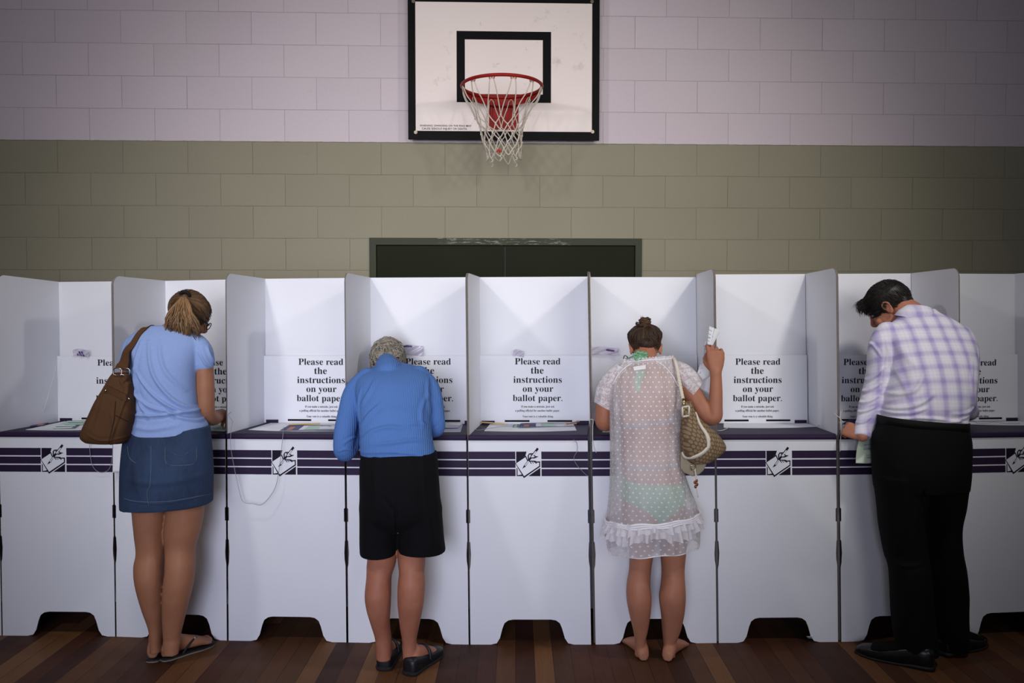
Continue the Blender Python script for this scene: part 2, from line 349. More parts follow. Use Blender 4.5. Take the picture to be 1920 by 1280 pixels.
def card_material():
    m=mat('white_coated_cardboard',srgb(226,228,234),.62,.22); t=NT(m); c=t.coord()
    base=t.mix(t.noise(c,2.5,4),srgb(222,224,232),srgb(232,233,238))
    sm=t.ramp(t.noise(c,9,6,.7),[(.70,(0,)*3),(.80,(.25,)*3)]); base=t.mix(sm,base,srgb(180,178,180)); t.color(base)
    x,y,z=t.sep(c); fl_=t.math('SINE',t.math('MULTIPLY',z,760.0))
    t.bump(t.math('ADD',t.math('MULTIPLY',fl_,.25),t.noise(t.map(c,(30,30,4)),4,3)),.05,.002); return m
M_CARD=card_material()
M_EDGE=vary(mat('corrugated_card_edge',srgb(112,104,98),.9,.1),srgb(112,104,98),.25,60)
M_PURP=vary(mat('purple_print',srgb(40,28,56),.55,.2),srgb(42,29,58),.10,5)
M_INK=mat('dark_purple_ink',srgb(28,20,38),.6,.15)
M_TEXT=mat('black_ink',srgb(30,28,38),.6,.2)
M_LOGOW=mat('logo_white',srgb(226,228,236),.6,.2)
# instruction lettering, one mesh shared by all booths (centre x=0, bottom of panel z=0)
TX=[('Please read',.232,0,.268),('the',.065,-.002,.221),('instructions',.247,0,.174),('on your',.156,.002,.128),('ballot paper.',.253,0,.0805),
    ('If you make a mistake, just ask',.17,.001,.0475,1.18),('a polling official for another ballot paper.',.227,.0,.0265,1.25),('Your vote is a valuable thing.',.158,.002,-.003,1.18)]
_V,_F=text_mesh(TX[:5]); _V2,_F2=text_mesh(TX[5:]); LET_V=_V+_V2; LET_F=_F+[tuple(i+len(_V) for i in f) for f in _F2]
# the hand-and-pencil emblem, outlines in a 70 px square of the photo
def LG(px,py): return ((px-13.5*64/70*1.02)/0,0)
def stroke(pts,w):
    "polyline as a flat ribbon outline"
    P=[Vector((a,b)) for a,b in pts]; L=[];R=[]
    for i,p in enumerate(P):
        d=(P[min(i+1,len(P)-1)]-P[max(i-1,0)]).normalized(); n=Vector((-d.y,d.x))*w/2; L.append(p+n); R.append(p-n)
    return [tuple(v) for v in L+R[::-1]]
S_=1280/70.
def lg(l): return [(a/S_,b/S_) for a,b in l]
LOGO=[ # (layer, outline px in the 70 px window whose origin is photo 960,830)
 (0,'k',lg([(196,350),(550,350),(505,490),(205,715),(196,700)])),
 (0,'k',lg([(205,880),(205,1165),(420,1165),(380,1110),(235,1135),(235,920)])),
 (0,'k',lg([(595,1165),(1000,1165),(1000,890)])),
 (1,'k',lg([(160,740),(445,1230),(1000,850),(1000,670),(890,680),(820,650),(640,650),(560,620),(510,490)])),
 (2,'w',lg([(185,745),(455,1165),(965,825),(965,715),(880,715),(800,690),(640,680),(570,660),(508,535)])),
 (3,'k',lg([(395,915),(445,825),(570,655),(905,215),(960,265),(620,690),(510,850)])),
 (4,'w',lg([(480,800),(600,650),(625,670),(500,835)])),(4,'w',lg([(690,530),(850,330),(880,350),(735,545)])),
 (3,'k',stroke(lg([(610,640),(605,480),(640,425),(770,420)]),2.1)),(3,'k',stroke(lg([(690,430),(715,500),(680,540)]),1.6)),
 (3,'k',stroke(lg([(790,470),(860,520),(940,500),(800,560),(700,555),(630,600)]),1.9)),
 (3,'k',stroke(lg([(640,660),(705,750),(730,680),(770,745),(790,680),(885,740),(890,690)]),1.7)),
 (3,'k',stroke(lg([(505,490),(540,560),(575,650)]),1.8)),
]
M_HOLE=mat('shadowed_slot',srgb(22,18,28),.8,.1)
def fld(px,py,lift=0.0):
    "point on the desks, which fall slightly to the back"
    z=.965
    for _ in range(6):
        q=fl(px,py,z+lift); xs=[f.x for f in FRONT]; yf=float(np.interp(q.x,xs,[f.y for f in FRONT])); z=Z_DESK-SLOPE*min(1,max(0,(q.y-yf)/DEP))
    if q.y>yf+.93*DEP: q=Vector((q.x,yf+.93*DEP,Z_DESK-SLOPE*.93+lift+.15*(q.y-yf-.93*DEP)))
    return q
def quadmap(i):
    a,b,c,d=FRONT[i],FRONT[i+1],BACK[i],BACK[i+1]
    def W(u,v,z):
        p=a*(1-u)*(1-v)+b*u*(1-v)+c*(1-u)*v+d*u*v
        return Vector((p.x+(LEAN[i]*(1-u)+LEAN[i+1]*u)*z,p.y,z))
    return W
def notch(w,gl,gr,uc,zb=0.0,wn=.36):
    "front outline in (u,z): foot notch below, hand slots at both sides"
    h=.117; U=lambda m: m/w
    pts=[(gl,zb),(uc-U(.192)-.0,zb)]
    L=[(-.192,0),(-.165,.006),(-.150,.030),(-.138,.075),(-.128,.100),(-.110,.113),(-.088,.117)]
    pts=[(gl,zb)]+[(uc+U(a),b) for a,b in L]+[(uc-U(a),b) for a,b in L[::-1]]+[(1-gr,zb)]
    pts+=[(1-gr,.36),(1-gr-U(.004),.39),(1-gr-U(.005),.42),(1-gr-U(.002),.475),(1-gr,.48),(1-gr,.565),(1-gr-U(.005),.566),(1-gr-U(.005),.625),(1-gr,.63),(1-gr,Z_LIP-.0005)]
    pts+=[(gl,Z_LIP-.0005),(gl,.63),(gl+U(.005),.625),(gl+U(.005),.566),(gl,.565),(gl,.48),(gl+U(.004),.475),(gl+U(.007),.42),(gl+U(.004),.37),(gl,.35)]
    return pts
GAPS={4:(.006,.006),5:(.010,.020),6:(.016,.006),7:(.012,.012),8:(.016,.008),3:(.008,.012),2:(.008,.008)}
BLAB={0:'white cardboard voting booth cut off by the left edge of the photo',1:'white cardboard voting booth left of the brown shoulder bag, leaflets on its desk',
2:'white cardboard voting booth used by the woman in the denim skirt',3:'empty white cardboard voting booth between the denim skirt woman and the blue sweater person',
4:'white cardboard voting booth used by the person in the blue sweater',5:'empty white cardboard voting booth with two pencils, below the basketball hoop',
6:'white cardboard voting booth used by the woman in the sheer white dress',7:'empty white cardboard voting booth between the sheer dress woman and the man',
8:'white cardboard voting booth used by the man in the checked shirt',9:'white cardboard voting booth at the right edge of the photo, right of the man'}
NOTCHC={1:110/1,2:332,3:545,4:770,5:998,6:1228,7:1461,8:1690,9:1910}
LOGOX={1:80.5,3:513,5:969,7:1437,9:1890}
SHEET={1:[(48,806),(126,789)],3:[(466,806),(516,789)],5:[(908,808),(919,795)],7:[(1357,802),(1352,792)],9:[(1807,795),(1812,790)]}
booths={}
for i in range(0,10):
    W=quadmap(i); w=(FRONT[i+1]-FRONT[i]).length; wt=TH/DEP; gl,gr=GAPS.get(i,(.006,.006))
    o=W(.5,.5,0); B=empty('voting_booth',(o.x,o.y,0),BLAB[i],'voting booth','row of cardboard voting booths'); booths[i]=B
    # front panel with printed stripes and emblem
    uc=.5
    if i in NOTCHC:
        p=fl(NOTCHC[i],1205); uc=(p.x-FRONT[i].x)/(FRONT[i+1].x-FRONT[i].x)
    mb=MB(); mb.prism(notch(w,gl,gr,uc),lambda a,b:W(a,0,b),lambda a,b:W(a,wt,b),0,1)
    fp=mb.build('front_panel',[M_CARD,M_EDGE],B)
    mb=MB(); e=-.0008/DEP; zs=[(.896,.861),(.855,.8215),(.8155,.783)]
    ul=None
    if i in LOGOX:
        q=at(LOGOX[i]-.5,870,FRONT[i].y); r_=at(LOGOX[i]+47.5,870,FRONT[i].y)
        du=FRONT[i+1].x-FRONT[i].x; ul=((q.x-W(0,0,.84).x)/du,(r_.x-W(0,0,.84).x)/du)
    spans=[(gl,1-gr)] if ul is None else [(gl,ul[0]-.003),(ul[1]+.003,1-gr)]
    for za,zb_ in zs:
        for ua,ub in spans:
            if ub<=ua: continue
            mb.add([W(ua,e,zb_),W(ub,e,zb_),W(ub,e,za),W(ua,e,za)],[(0,1,2,3)])
    mb.build('printed_stripes',M_PURP,fp)
    if ul is not None:
        mb=MB(); sc=(.896-.783)/((1165-350)/S_); ztop=.896; x0p=180/S_; 
        def L3(a,b,l): return W(ul[0]+(a-x0p)*sc/w,-(.0009+.0004*l)/DEP,ztop-(b-350/S_)*sc)
        for l,cc,pl in LOGO:
            mb.add([L3(a,b,l) for a,b in pl],[tuple(range(len(pl)))[::-1]],0 if cc=='k' else 1)
        me=pydata(mb.V,mb.F,mb.M); link('printed_emblem',me,[M_INK,M_LOGOW],fp)
    # desk top, rounded front lip, purple
    mb=MB(); prof=[(.0,Z_LIP),(-.006/DEP,Z_LIP+.002),(-.008/DEP,Z_LIP+.010),(-.004/DEP,Z_DESK-.004),(.006/DEP,Z_DESK),(.985,Z_DESK-SLOPE),(.985,Z_LIP-SLOPE)]
    u0,u1=gl+.001,1-gr-.001
    mb.prism(prof,lambda a,b:W(u0,a,b),lambda a,b:W(u1,a,b)); dk=mb.build('desk_top',M_PURP,B)
    # white liner sheet on the desk (front edge gently curved)
    if i in SHEET:
        (xa,ya),(xb,yb)=SHEET[i]; pa,pb=fld(xa,ya),fld(xb,yb)
        if i in(7,9): right=[fld(1533,800),fld(1492,787)] if i==7 else [fld(1960,797),fld(1950,789)]
        elif i==5: right=[fld(1081,807),fld(1076,796)]
        else: right=[W(.93,.25,Z_DESK),W(.88,.9,Z_DESK)]
    else:
        pa,pb,right=W(.10,.22,Z_DESK),W(.18,.93,Z_DESK),[W(.92,.25,Z_DESK),W(.86,.93,Z_DESK)]
    ctl=[pa,pa.lerp(right[0],.33)+Vector((0,-.028,0)),pa.lerp(right[0],.66)+Vector((0,-.028,0)),right[0]]
    out=[tuple(v[:2]) for v in spline(ctl,14)]
    q1,q2=right[1],pb; ybk=min(W(.5,.94,0).y,max(q1.y,q2.y)+.2)
    def bk(p,u): d=W(u,.955,Z_DESK); return (p.x*.5+d.x*.5 if False else p.x,d.y)
    out+=[bk(q1,.85),bk(q2,.15)]
    zz=lambda a,b:Z_DESK-SLOPE*min(1,max(0,(b-float(np.interp(a,[f.x for f in FRONT],[f.y for f in FRONT])))/DEP)); mb=MB(); mb.prism(out,lambda a,b:(a,b,zz(a,b)+.0005),lambda a,b:(a,b,zz(a,b)+.002)); mb.build('desk_liner',M_CARD,dk)
    # back panel, full height
    zl,zr=ZBK[i],ZBK[i+1]
    if i==6: zr=zl=ZBK[6]-.002
    mb=MB(); poly=[(.001,0),(.998,0),(.998,zr-.004),(.001,zl-.004)]
    mb.prism(poly,lambda a,b:W(a,1,b),lambda a,b:W(a,1+wt,b),0,1); bp=mb.build('back_panel',[M_CARD,M_EDGE],B)
    # instruction panel folded up in front of it, with its lettering
    zi=at(985,666,FRONT[i].y+DEP-.03).z+(.0 if i!=1 else 0); vi=1-.022/DEP
    mb=MB(); mb.prism([(.006,Z_DESK-SLOPE+.003),(.994,Z_DESK-SLOPE+.003),(.994,zi),(.006,zi)],lambda a,b:W(a,vi,b),lambda a,b:W(a,vi+.004/DEP,b),0,1)
    ip=mb.build('instruction_panel',[M_CARD,M_EDGE],B)
    cxp={1:225,2:415,3:602,4:803,5:1008,6:1214,7:1420.5,8:1622,9:1829}.get(i)
    if cxp is None: xc=W(.5,vi,1.1).x
    else: xc=at(cxp,710,W(.5,vi,1).y).x
    sl=(W(1,vi,1)-W(0,vi,1)); sl=sl/ (sl.x); zb_=at(cxp or 1008,781,W(.5,vi,1).y).z
    LV=[]
    for a in LET_V:
        x=xc+a[0]; u=(x-W(0,vi,1).x)/(W(1,vi,1).x-W(0,vi,1).x); q=W(u,vi,1)
        LV.append((x,q.y-.0012,zb_+a[2]))
    link('printed_lettering',pydata(LV,LET_F),M_TEXT,ip)
    # locking slots along the fold and purple corner tabs
    for ua,ub in ((.235,.455),(.615,.835)):
        mb=MB(); mb.box((ua,vi-.002/DEP,Z_DESK-SLOPE+.013),(ub,vi-.0002/DEP,Z_DESK-SLOPE+.022),0,W); mb.build('locking_slot',M_HOLE,ip)
    for ua,ub in ((.03,.145),(.875,.985)):
        mb=MB(); mb.box((ua,vi-.003/DEP,Z_DESK-SLOPE+.001),(ub,vi-.0004/DEP,Z_DESK-SLOPE+.019),0,W); mb.build('corner_tab',M_PURP,dk)
    # side divider (left of each booth; the last booth carries one on its right as well)
    for side in ((0,) if i<9 else (0,1)):
        zf,zk=ZF[i+side],ZBK[i+side]; du=.0032/w
        r=.045; pr=[(1,0.001),(1,zk-.003)]
        for a in np.linspace(90,180,8): pr.append(((r+r*math.cos(math.radians(a)))/DEP,zf-r+r*math.sin(math.radians(a))))
        pr+=[(0.0,1.02),(.004,.975),(.02,.945),(.03,.93),(.035,.001)]
        twin=i in (2,5+1,8,7,5) and side==0
        e0=.0008/w; offs=((e0,2*du),) if not twin else ((e0,1.7*du),(2.1*du,3.7*du))
        if side==1: offs=((-2*du,-e0),)
        mb=MB()
        for ua,ub in offs:
            mb.prism(pr,lambda a,b:W(side+ua,a,b),lambda a,b:W(side+ub,a,b),0,1)
        mb.build('side_divider',[M_CARD,M_EDGE],B)
# ------------------------------------------------------------------ tools for figures and cloth
from mathutils import noise as MN
def rowsmooth(rows,n): return spline(rows,n)
def loft(rows,n=40,m=None,cap=True):
    "rows: cx,cy,cz,a,b,tx,ty,p -> closed tube of superellipse rings"
    R=rowsmooth(np.array(rows,float),m or (len(rows)*5)); k=len(R)
    t=np.linspace(0,2*math.pi,n,endpoint=False); c,s=np.cos(t),np.sin(t); V=[]
    for cx,cy,cz,a,b,tx,ty,p in R:
        x=a*np.sign(c)*np.abs(c)**(2/p); y=b*np.sign(s)*np.abs(s)**(2/p)
        V+=list(np.stack([cx+x,cy+y,cz+tx*x+ty*y],1))
    F=[(i*n+j,i*n+(j+1)%n,(i+1)*n+(j+1)%n,(i+1)*n+j) for i in range(k-1) for j in range(n)]
    if cap: F+=[tuple(range(n))[::-1],tuple((k-1)*n+j for j in range(n))]
    return V,F
def pxl(rows):
    "rows in photo pixels: py,xl,xr,Y,b[,ty[,p[,tx]]]"
    out=[]
    for r in rows:
        py,xl,xr,Y,b=r[:5]; ty=r[5] if len(r)>5 else 0; p=r[6] if len(r)>6 else 2.2; tx=r[7] if len(r)>7 else 0
        A,B=at(xl,py,Y),at(xr,py,Y); out.append(((A.x+B.x)/2,Y,(A.z+B.z)/2,(B.x-A.x)/2,b,tx,ty,p))
    return out
def limb(pts,n=18,m=None,flat=1.0):
    "pts: (px,py,Y,r) in the photo, rounded ends"
    L=[tuple(at(a,b,Y))+(r,) for a,b,Y,r in pts]; return wlimb(L,n,m)
def wlimb(L,n=18,m=None):
    S=spline(L,m or len(L)*6); P=S[:,:3]; R=S[:,3]
    d0=P[0]-P[1]; d0/=np.linalg.norm(d0)+1e-9; d1=P[-1]-P[-2]; d1/=np.linalg.norm(d1)+1e-9
    pre=[];post=[]
    for q in (80,60,40,20):
        a=math.radians(q); pre.append((P[0]+d0*R[0]*math.sin(a),R[0]*math.cos(a))); post.insert(0,(P[-1]+d1*R[-1]*math.sin(a),R[-1]*math.cos(a)))
    PP=[x[0] for x in pre]+list(P)+[x[0] for x in post]; RR2=[x[1] for x in pre]+list(R)+[x[1] for x in post]
    return tube(PP,RR2,n)
def ell(c,r,M=None,n=24,m=16):
    V=[];F=[]
    for i in range(m+1):
        ph=math.pi*i/m
        for j in range(n):
            th=2*math.pi*j/n; v=Vector((r[0]*math.sin(ph)*math.cos(th),r[1]*math.sin(ph)*math.sin(th),r[2]*math.cos(ph)))+Vector(c)
            V.append(M@v if M else v)
    for i in range(m):
        for j in range(n):
            a,b,c_,d=i*n+j,i*n+(j+1)%n,(i+1)*n+(j+1)%n,(i+1)*n+j
            F.append((a,d,c_,b))
    bm=bmesh.new(); vs=[bm.verts.new(tuple(v)) for v in V]
    for f in F:
        try: bm.faces.new([vs[k] for k in f])
        except ValueError: pass
    bmesh.ops.remove_doubles(bm,verts=bm.verts,dist=1e-6); bm.verts.index_update()
    o=([v.co.copy() for v in bm.verts],[tuple(v.index for v in f.verts) for f in bm.faces]); bm.free(); return o
def xf(M,VF): return [M@Vector(v) for v in VF[0]],VF[1]
def merge(parts,voxel=.005,smooth=4,fac=.5):
    "one continuous surface around all the given closed shapes"
    mb=MB()
    for V,F in parts: mb.add(V,F)
    me=pydata(mb.V,mb.F); bm=bmesh.new(); bm.from_mesh(me)
    bmesh.ops.recalc_face_normals(bm,faces=bm.faces); bm.to_mesh(me); bm.free()
    ob=bpy.data.objects.new('tmp',me); COL.objects.link(ob)
    r=ob.modifiers.new('r','REMESH'); r.mode='VOXEL'; r.voxel_size=voxel; r.adaptivity=0
    if smooth: s=ob.modifiers.new('s','SMOOTH'); s.factor=fac; s.iterations=smooth
    out=bpy.data.meshes.new_from_object(ob.evaluated_get(bpy.context.evaluated_depsgraph_get()))
    bpy.data.objects.remove(ob); bpy.data.meshes.remove(me); return out
def arr(me):
    A=np.empty(len(me.vertices)*3); me.vertices.foreach_get('co',A); N=np.empty(len(me.vertices)*3); me.vertices.foreach_get('normal',N)
    return A.reshape(-1,3),N.reshape(-1,3)
def put(me,A): me.vertices.foreach_set('co',A.ravel()); me.update()
def folds(me,lines,Y,noise=0.0,nscale=(9,9,9),facing=.35,seed=0.0):
    "cloth folds: ridges along polylines given in photo pixels, on the side that faces the hall; plus fine unevenness"
    A,N=arr(me); D=np.zeros(len(A)); fc=np.clip((facing-N[:,1])/.5,0,1)
    for pts,w,amp in lines:
        P=spline([(at(a,b,Y).x,at(a,b,Y).z) for a,b in pts],24); n=len(P)
        best=np.full(len(A),9.);bt=np.zeros(len(A))
        for i in range(n-1):
            a,b=P[i],P[i+1]; ab=b-a; t=np.clip(((A[:,[0,2]]-a)@ab)/(ab@ab+1e-12),0,1)
            d=np.linalg.norm(A[:,[0,2]]-a-t[:,None]*ab,axis=1); k=d<best; best[k]=d[k]; bt[k]=(i+t[k])/(n-1)
        q=(best/w)**2; D+=amp*(1-1.6*q)*np.exp(-q)*np.sin(np.clip(bt,0.03,.97)*math.pi)**.5*fc
    if noise:
        D+=noise*np.array([MN.noise((a[0]*nscale[0]+seed,a[1]*nscale[1],a[2]*nscale[2])) for a in A])
    put(me,A+N*D[:,None])
def frame(c,f,up=(0,0,1),roll=0.0,s=1.0):
    y=Vector(f).normalized(); z=Vector(up); z=(z-y*z.dot(y)).normalized(); x=y.cross(z)
    if roll: q=Matrix.Rotation(roll,3,y); x=q@x; z=q@z
    M=Matrix(((x.x*s,y.x*s,z.x*s,c[0]),(x.y*s,y.y*s,z.y*s,c[1]),(x.z*s,y.z*s,z.z*s,c[2]),(0,0,0,1))); return M
def head_parts(M,male=False):
    k=1.0; P=[ell((0,-.012,.028),(.074,.096,.090),M),ell((0,.03,-.028),(.060,.058,.082),M),ell((0,.048,-.088),(.040 if male else .033,.036,.028),M),
      ell((-.042,.022,-.062),(.020,.04,.036),M),ell((.042,.022,-.062),(.020,.04,.036),M),
      ell((.033,.066,-.03),(.024,.022,.024),M),ell((-.033,.066,-.03),(.024,.022,.024),M)]
    W=lambda L: xf(M,wlimb(L,10))
    P+=[W([(0,.082,.022,.009),(0,.094,.0,.0085),(0,.106,-.022,.0105),(0,.097,-.033,.009)]),W([(-.013,.088,-.031,.007),(0,.094,-.032,.008),(.013,.088,-.031,.007)]),
      W([(-.046,.066,.026,.008),(-.022,.081,.031,.0095),(0,.084,.026,.008),(.022,.081,.031,.0095),(.046,.066,.026,.008)]),
      W([(-.022,.078,-.056,.004),(-.008,.088,-.053,.0055),(.008,.088,-.053,.0055),(.022,.078,-.056,.004)]),W([(-.018,.078,-.062,.004),(0,.087,-.064,.0065),(.018,.078,-.062,.004)])]
    for s in (-1,1):
        P.append(ell((s*.074,-.008,-.008),(.006,.017,.027),M))
        P.append(W([(s*.077,.010,-.002,.003),(s*.080,.008,.019,.0042),(s*.083,-.008,.027,.0045),(s*.085,-.022,.015,.0045),(s*.082,-.020,-.008,.0042),(s*.077,-.006,-.030,.0055)]))
        P.append(W([(s*.078,-.002,.012,.0028),(s*.080,-.011,.008,.003),(s*.079,-.011,-.008,.003)]))
    return P
def eye_parts(M,parent,iris):
    mw=mat('eye_white',(.75,.73,.7),.2,.5); mi=mat('iris',iris,.2,.5)
    for s in (-1,1):
        mb=MB(); mb.add(*ell((s*.030,.0665,.008),(.0125,.0125,.0125),M)); mb.add(*ell((s*.030,.0755,.007),(.0058,.0042,.0058),M),1)
        link('eye',pydata(mb.V,mb.F,mb.M),[mw,mi],parent,True)
def hand_parts(M,curl,side=1,thumb=None,spread=.05,s=1.0):
    "M: wrist frame (y along the hand, z out of its back, x to the thumb side when side=1)"
    P=[xf(M,loft([(0,-.03,0,.024*s,.0,0,0,2)]*1+[(0,0,0,.024,.018,0,0,2)],8,2))] if False else []
    rows=[(-.02,.025,.019),(.0,.027,.018),(.03,.036,.017),(.06,.041,.016),(.085,.041,.0135),(.096,.036,.010)]
    n=16;V=[];F=[]
    for y,a,b in rows:
        for j in range(n):
            t=2*math.pi*j/n; V.append(M@Vector((s*a*math.copysign(abs(math.cos(t))**.8,math.cos(t)),s*y,s*b*math.copysign(abs(math.sin(t))**.9,math.sin(t)))))
    F=[(i*n+j,i*n+(j+1)%n,(i+1)*n+(j+1)%n,(i+1)*n+j) for i in range(len(rows)-1) for j in range(n)]+[tuple(range(n))[::-1],tuple((len(rows)-1)*n+j for j in range(n))]
    P.append((V,F))
    for k,(x,L,r) in enumerate(((.031,.073,.0088),(.0105,.081,.009),(-.0105,.075,.0086),(-.031,.060,.0076))):
        p=Vector((x*side,.084,.0)); a=0; pts=[(p-Vector((0,.02,0)),r)]; sp=(x/.031)*spread*side
        pts.append((p,r*1.05))
        for q,(fr,cu) in enumerate(zip((.46,.30,.24),curl[k])):
            a+=cu; d=Vector((sp*math.cos(a),math.cos(a),-math.sin(a))).normalized(); mid=p+d*L*fr*.5; p=p+d*L*fr
            pts.append((mid,r*(1-.06*q))); pts.append((p,r*(1.0-.10*(q+1)*.8)))
        P.append(xf(M,wlimb([tuple(c*s)+(rr*s,) for c,rr in pts],10,26)))
    th=thumb or [(.022,.018,-.006),(.045,.042,-.014),(.054,.068,-.022),(.052,.088,-.03)]
    P.append(xf(M,wlimb([(a*side*s,b*s,c*s,r*s) for (a,b,c),r in zip(th,(.0135,.0125,.0105,.0085))],10)))
    return P
def foot_parts(ank,heading,L=.235,toes=True):
    "foot standing on the floor: ank=(x,y) of the ankle, heading angle from +Y towards +X"
    h=Vector((math.sin(heading),math.cos(heading),0)); r=Vector((math.cos(heading),-math.sin(heading),0)); o=Vector((ank[0],ank[1],0))
    rows=[(-.055,.012,.018,.022),(-.048,.025,.028,.027),(-.03,.030,.042,.033),(0,.031,.052,.040),(.04,.033,.045,.036),(.08,.038,.035,.029),(.12,.044,.026,.022),(.145,.043,.020,.016),(.165,.036,.014,.010)]
    k=L/.235; n=18; V=[];F=[]
    for y,a,zc,b in rows:
        for j in range(n):
            t=2*math.pi*j/n; z=max(.004,zc*.95+b*math.sin(t)); V.append(o+h*y*k+r*a*k*math.cos(t)+Vector((0,0,z)))
    F=[(i*n+j,i*n+(j+1)%n,(i+1)*n+(j+1)%n,(i+1)*n+j) for i in range(len(rows)-1) for j in range(n)]+[tuple(range(n))[::-1],tuple((len(rows)-1)*n+j for j in range(n))]
    P=[(V,F)]
    if toes:
        s=1 if heading>0 else -1
        for q,(x,ln,rr) in enumerate(((-.026,.185,.0125),(-.008,.187,.0095),(.008,.182,.009),(.022,.174,.0085),(.035,.164,.0085))):
            P.append(wlimb([tuple(o+h*.13*k+r*x*s*.9*k+Vector((0,0,.016)))+(rr,),tuple(o+h*(ln-.012)*k+r*x*s*k+Vector((0,0,.013)))+(rr,),tuple(o+h*ln*k+r*x*s*k+Vector((0,0,.0105)))+(rr*.9,)],10))
    return P
def ankle_ball(p,r): return ell(p,(r,r,r*1.2))
def skin(name,a,b,rough=.5):
    m=mat(name,a,rough+.04,.28); t=NT(m); c=t.coord()
    t.color(t.mix(t.ramp(t.noise(c,7,5,.6),[(.3,(0,)*3),(.7,(1,)*3)]),a,b)); t.bump(t.noise(c,260,3),.12,.001)
    m.node_tree.nodes['Principled BSDF'].inputs['Subsurface Weight'].default_value=.03
    m.node_tree.nodes['Principled BSDF'].inputs['Subsurface Radius'].default_value=(.01,.004,.002)
    return m
def hair_mat(name,dark,light,rough=.45):
    m=mat(name,dark,rough,.4); t=NT(m); a=t.n('ShaderNodeAttribute'); a.attribute_name='tone'
    c=t.coord(); t.color(t.mix(t.math('ADD',t.math('MULTIPLY',a.outputs['Fac'],.8),t.math('MULTIPLY',t.noise(c,40,3),.2)),dark,light)); t.bump(t.noise(t.map(c,(260,260,40)),1,3),.4,.002); return m
def strands(curves,m=7,n=4):
    "curves: (points, root radius, tone) -> many thin tapering locks in one hair mesh"
    V=[];F=[];T=[]
    for pts,r,tone in curves:
        P=spline(pts,m); rr=r*np.array([(1-(i/(m-1))**2.2*.85)*(.2 if i==0 else .75 if i==1 else 1) for i in range(m)])
        v,f=tube(P,rr,n); b=len(V); V+=v; F+=[tuple(b+i for i in q) for q in f]; T+=[tone]*len(v)
    return V,F,T
def hair_obj(capparts,curves,parent,material,m=7,voxel=.006,cap_tone=.25):
    mb=MB(); T=[]
    if capparts:
        me=merge(capparts,voxel,6); A,_=arr(me); mb.add([tuple(a) for a in A],[tuple(p.vertices) for p in me.polygons]); T+=[cap_tone]*len(A)
    V,F,t=strands(curves,m); mb.add(V,F); T+=t
    me=pydata(mb.V,mb.F); at_=me.attributes.new('tone','FLOAT','POINT'); at_.data.foreach_set('value',np.array(T,float))
    return link('hair',me,material,parent,True)
def body(parts,base,label,material,group=None,voxel=.0038,smooth=3):
    me=merge(parts,voxel,smooth); A,_=arr(me); put(me,A-np.array(base)); me.materials.clear(); o=link('person',me,material,None,True,loc=base); return tag(o,label,'person',group)
def cloth(name,parts,parent,material,voxel=.005,smooth=6,fl_=(),Y=-1.6,noise=0,nscale=(9,9,9),facing=.35,seed=0.):
    me=merge(parts,voxel,smooth)
    if fl_ or noise: folds(me,fl_,Y,noise,nscale,facing,seed)
    me.materials.clear(); return link(name,me,material,parent,True)
def grow(rows,d):
    "rows in photo pixels shrunk (d<0) or widened by d metres"
    out=[]
    for r in rows:
        r=list(r); s=FPX/(r[3]-CAM.y); r[1]-=d*s; r[2]+=d*s; r[4]+=d; out.append(tuple(r))
    return out
def fabric(name,col,amt=.08,rough=.85,bscale=500,bump=.25,scale=20):
    return vary(mat(name,col,rough,.15),col,amt,scale,bump,bscale,.0008)

def tuck(bodyo,garm,zones,gap=.007,reach=.045):
    "keep the skin under its clothes near the given spots (photo px, py, Y, radius)"
    if not isinstance(garm,list): garm=[garm]
    A,_=arr(bodyo.data); base=np.array(bodyo.location); W=A+base; sel=np.zeros(len(A),bool)
    for px,py,Y,r in zones: sel|=np.linalg.norm(W-np.array(at(px,py,Y)),axis=1)<r
    for g in garm:
        T=bvh(g)
        for i in np.where(sel)[0]:
            h=T.find_nearest(Vector(W[i]),reach+.02)
            if h[0] is None: continue
            d=(Vector(W[i])-h[0]).dot(h[1])
            if d>-gap: W[i]=np.array(h[0]-h[1]*gap)
    put(bodyo.data,W-base)
from mathutils.bvhtree import BVHTree
def bvh(o):
    me=o.data; M=Matrix.Translation(sum((q.location for q in chain(o)),Vector())); return BVHTree.FromPolygons([M@v.co for v in me.vertices],[tuple(p.vertices) for p in me.polygons])
def chain(o):
    while o is not None:
        yield o; o=o.parent
def drape(T,px,py,lift=.002,Y=-1.7):
    "point on a surface in front of the hall, found along -Y/+Y at the height and side seen in the photo"
    d=(at(px,py,Y)-CAM).normalized(); h=T.ray_cast(CAM,d)
    if h[0] is None:
        n=T.find_nearest(at(px,py,Y)); return n[0]+n[1]*lift
    return h[0]+h[1]*lift
def dtube(T,pts,r,n=20,flat=None,lift=.002): return [drape(T,a,b,lift) for a,b in spline(pts,n)]
def patch(T,poly,lift=.0025,nx=8,ny=8):
    "a thin sheet sewn on a surface: four corners in the photo, tl tr br bl"
    tl,tr,br,bl=[Vector(p) for p in poly]; V=[];F=[]
    for i in range(ny+1):
        for j in range(nx+1):
            a=tl.lerp(tr,j/nx); b=bl.lerp(br,j/nx); q=a.lerp(b,i/ny); V.append(drape(T,q.x,q.y,lift))
    F=[(i*(nx+1)+j,i*(nx+1)+j+1,(i+1)*(nx+1)+j+1,(i+1)*(nx+1)+j) for i in range(ny) for j in range(nx)]
    return V,F
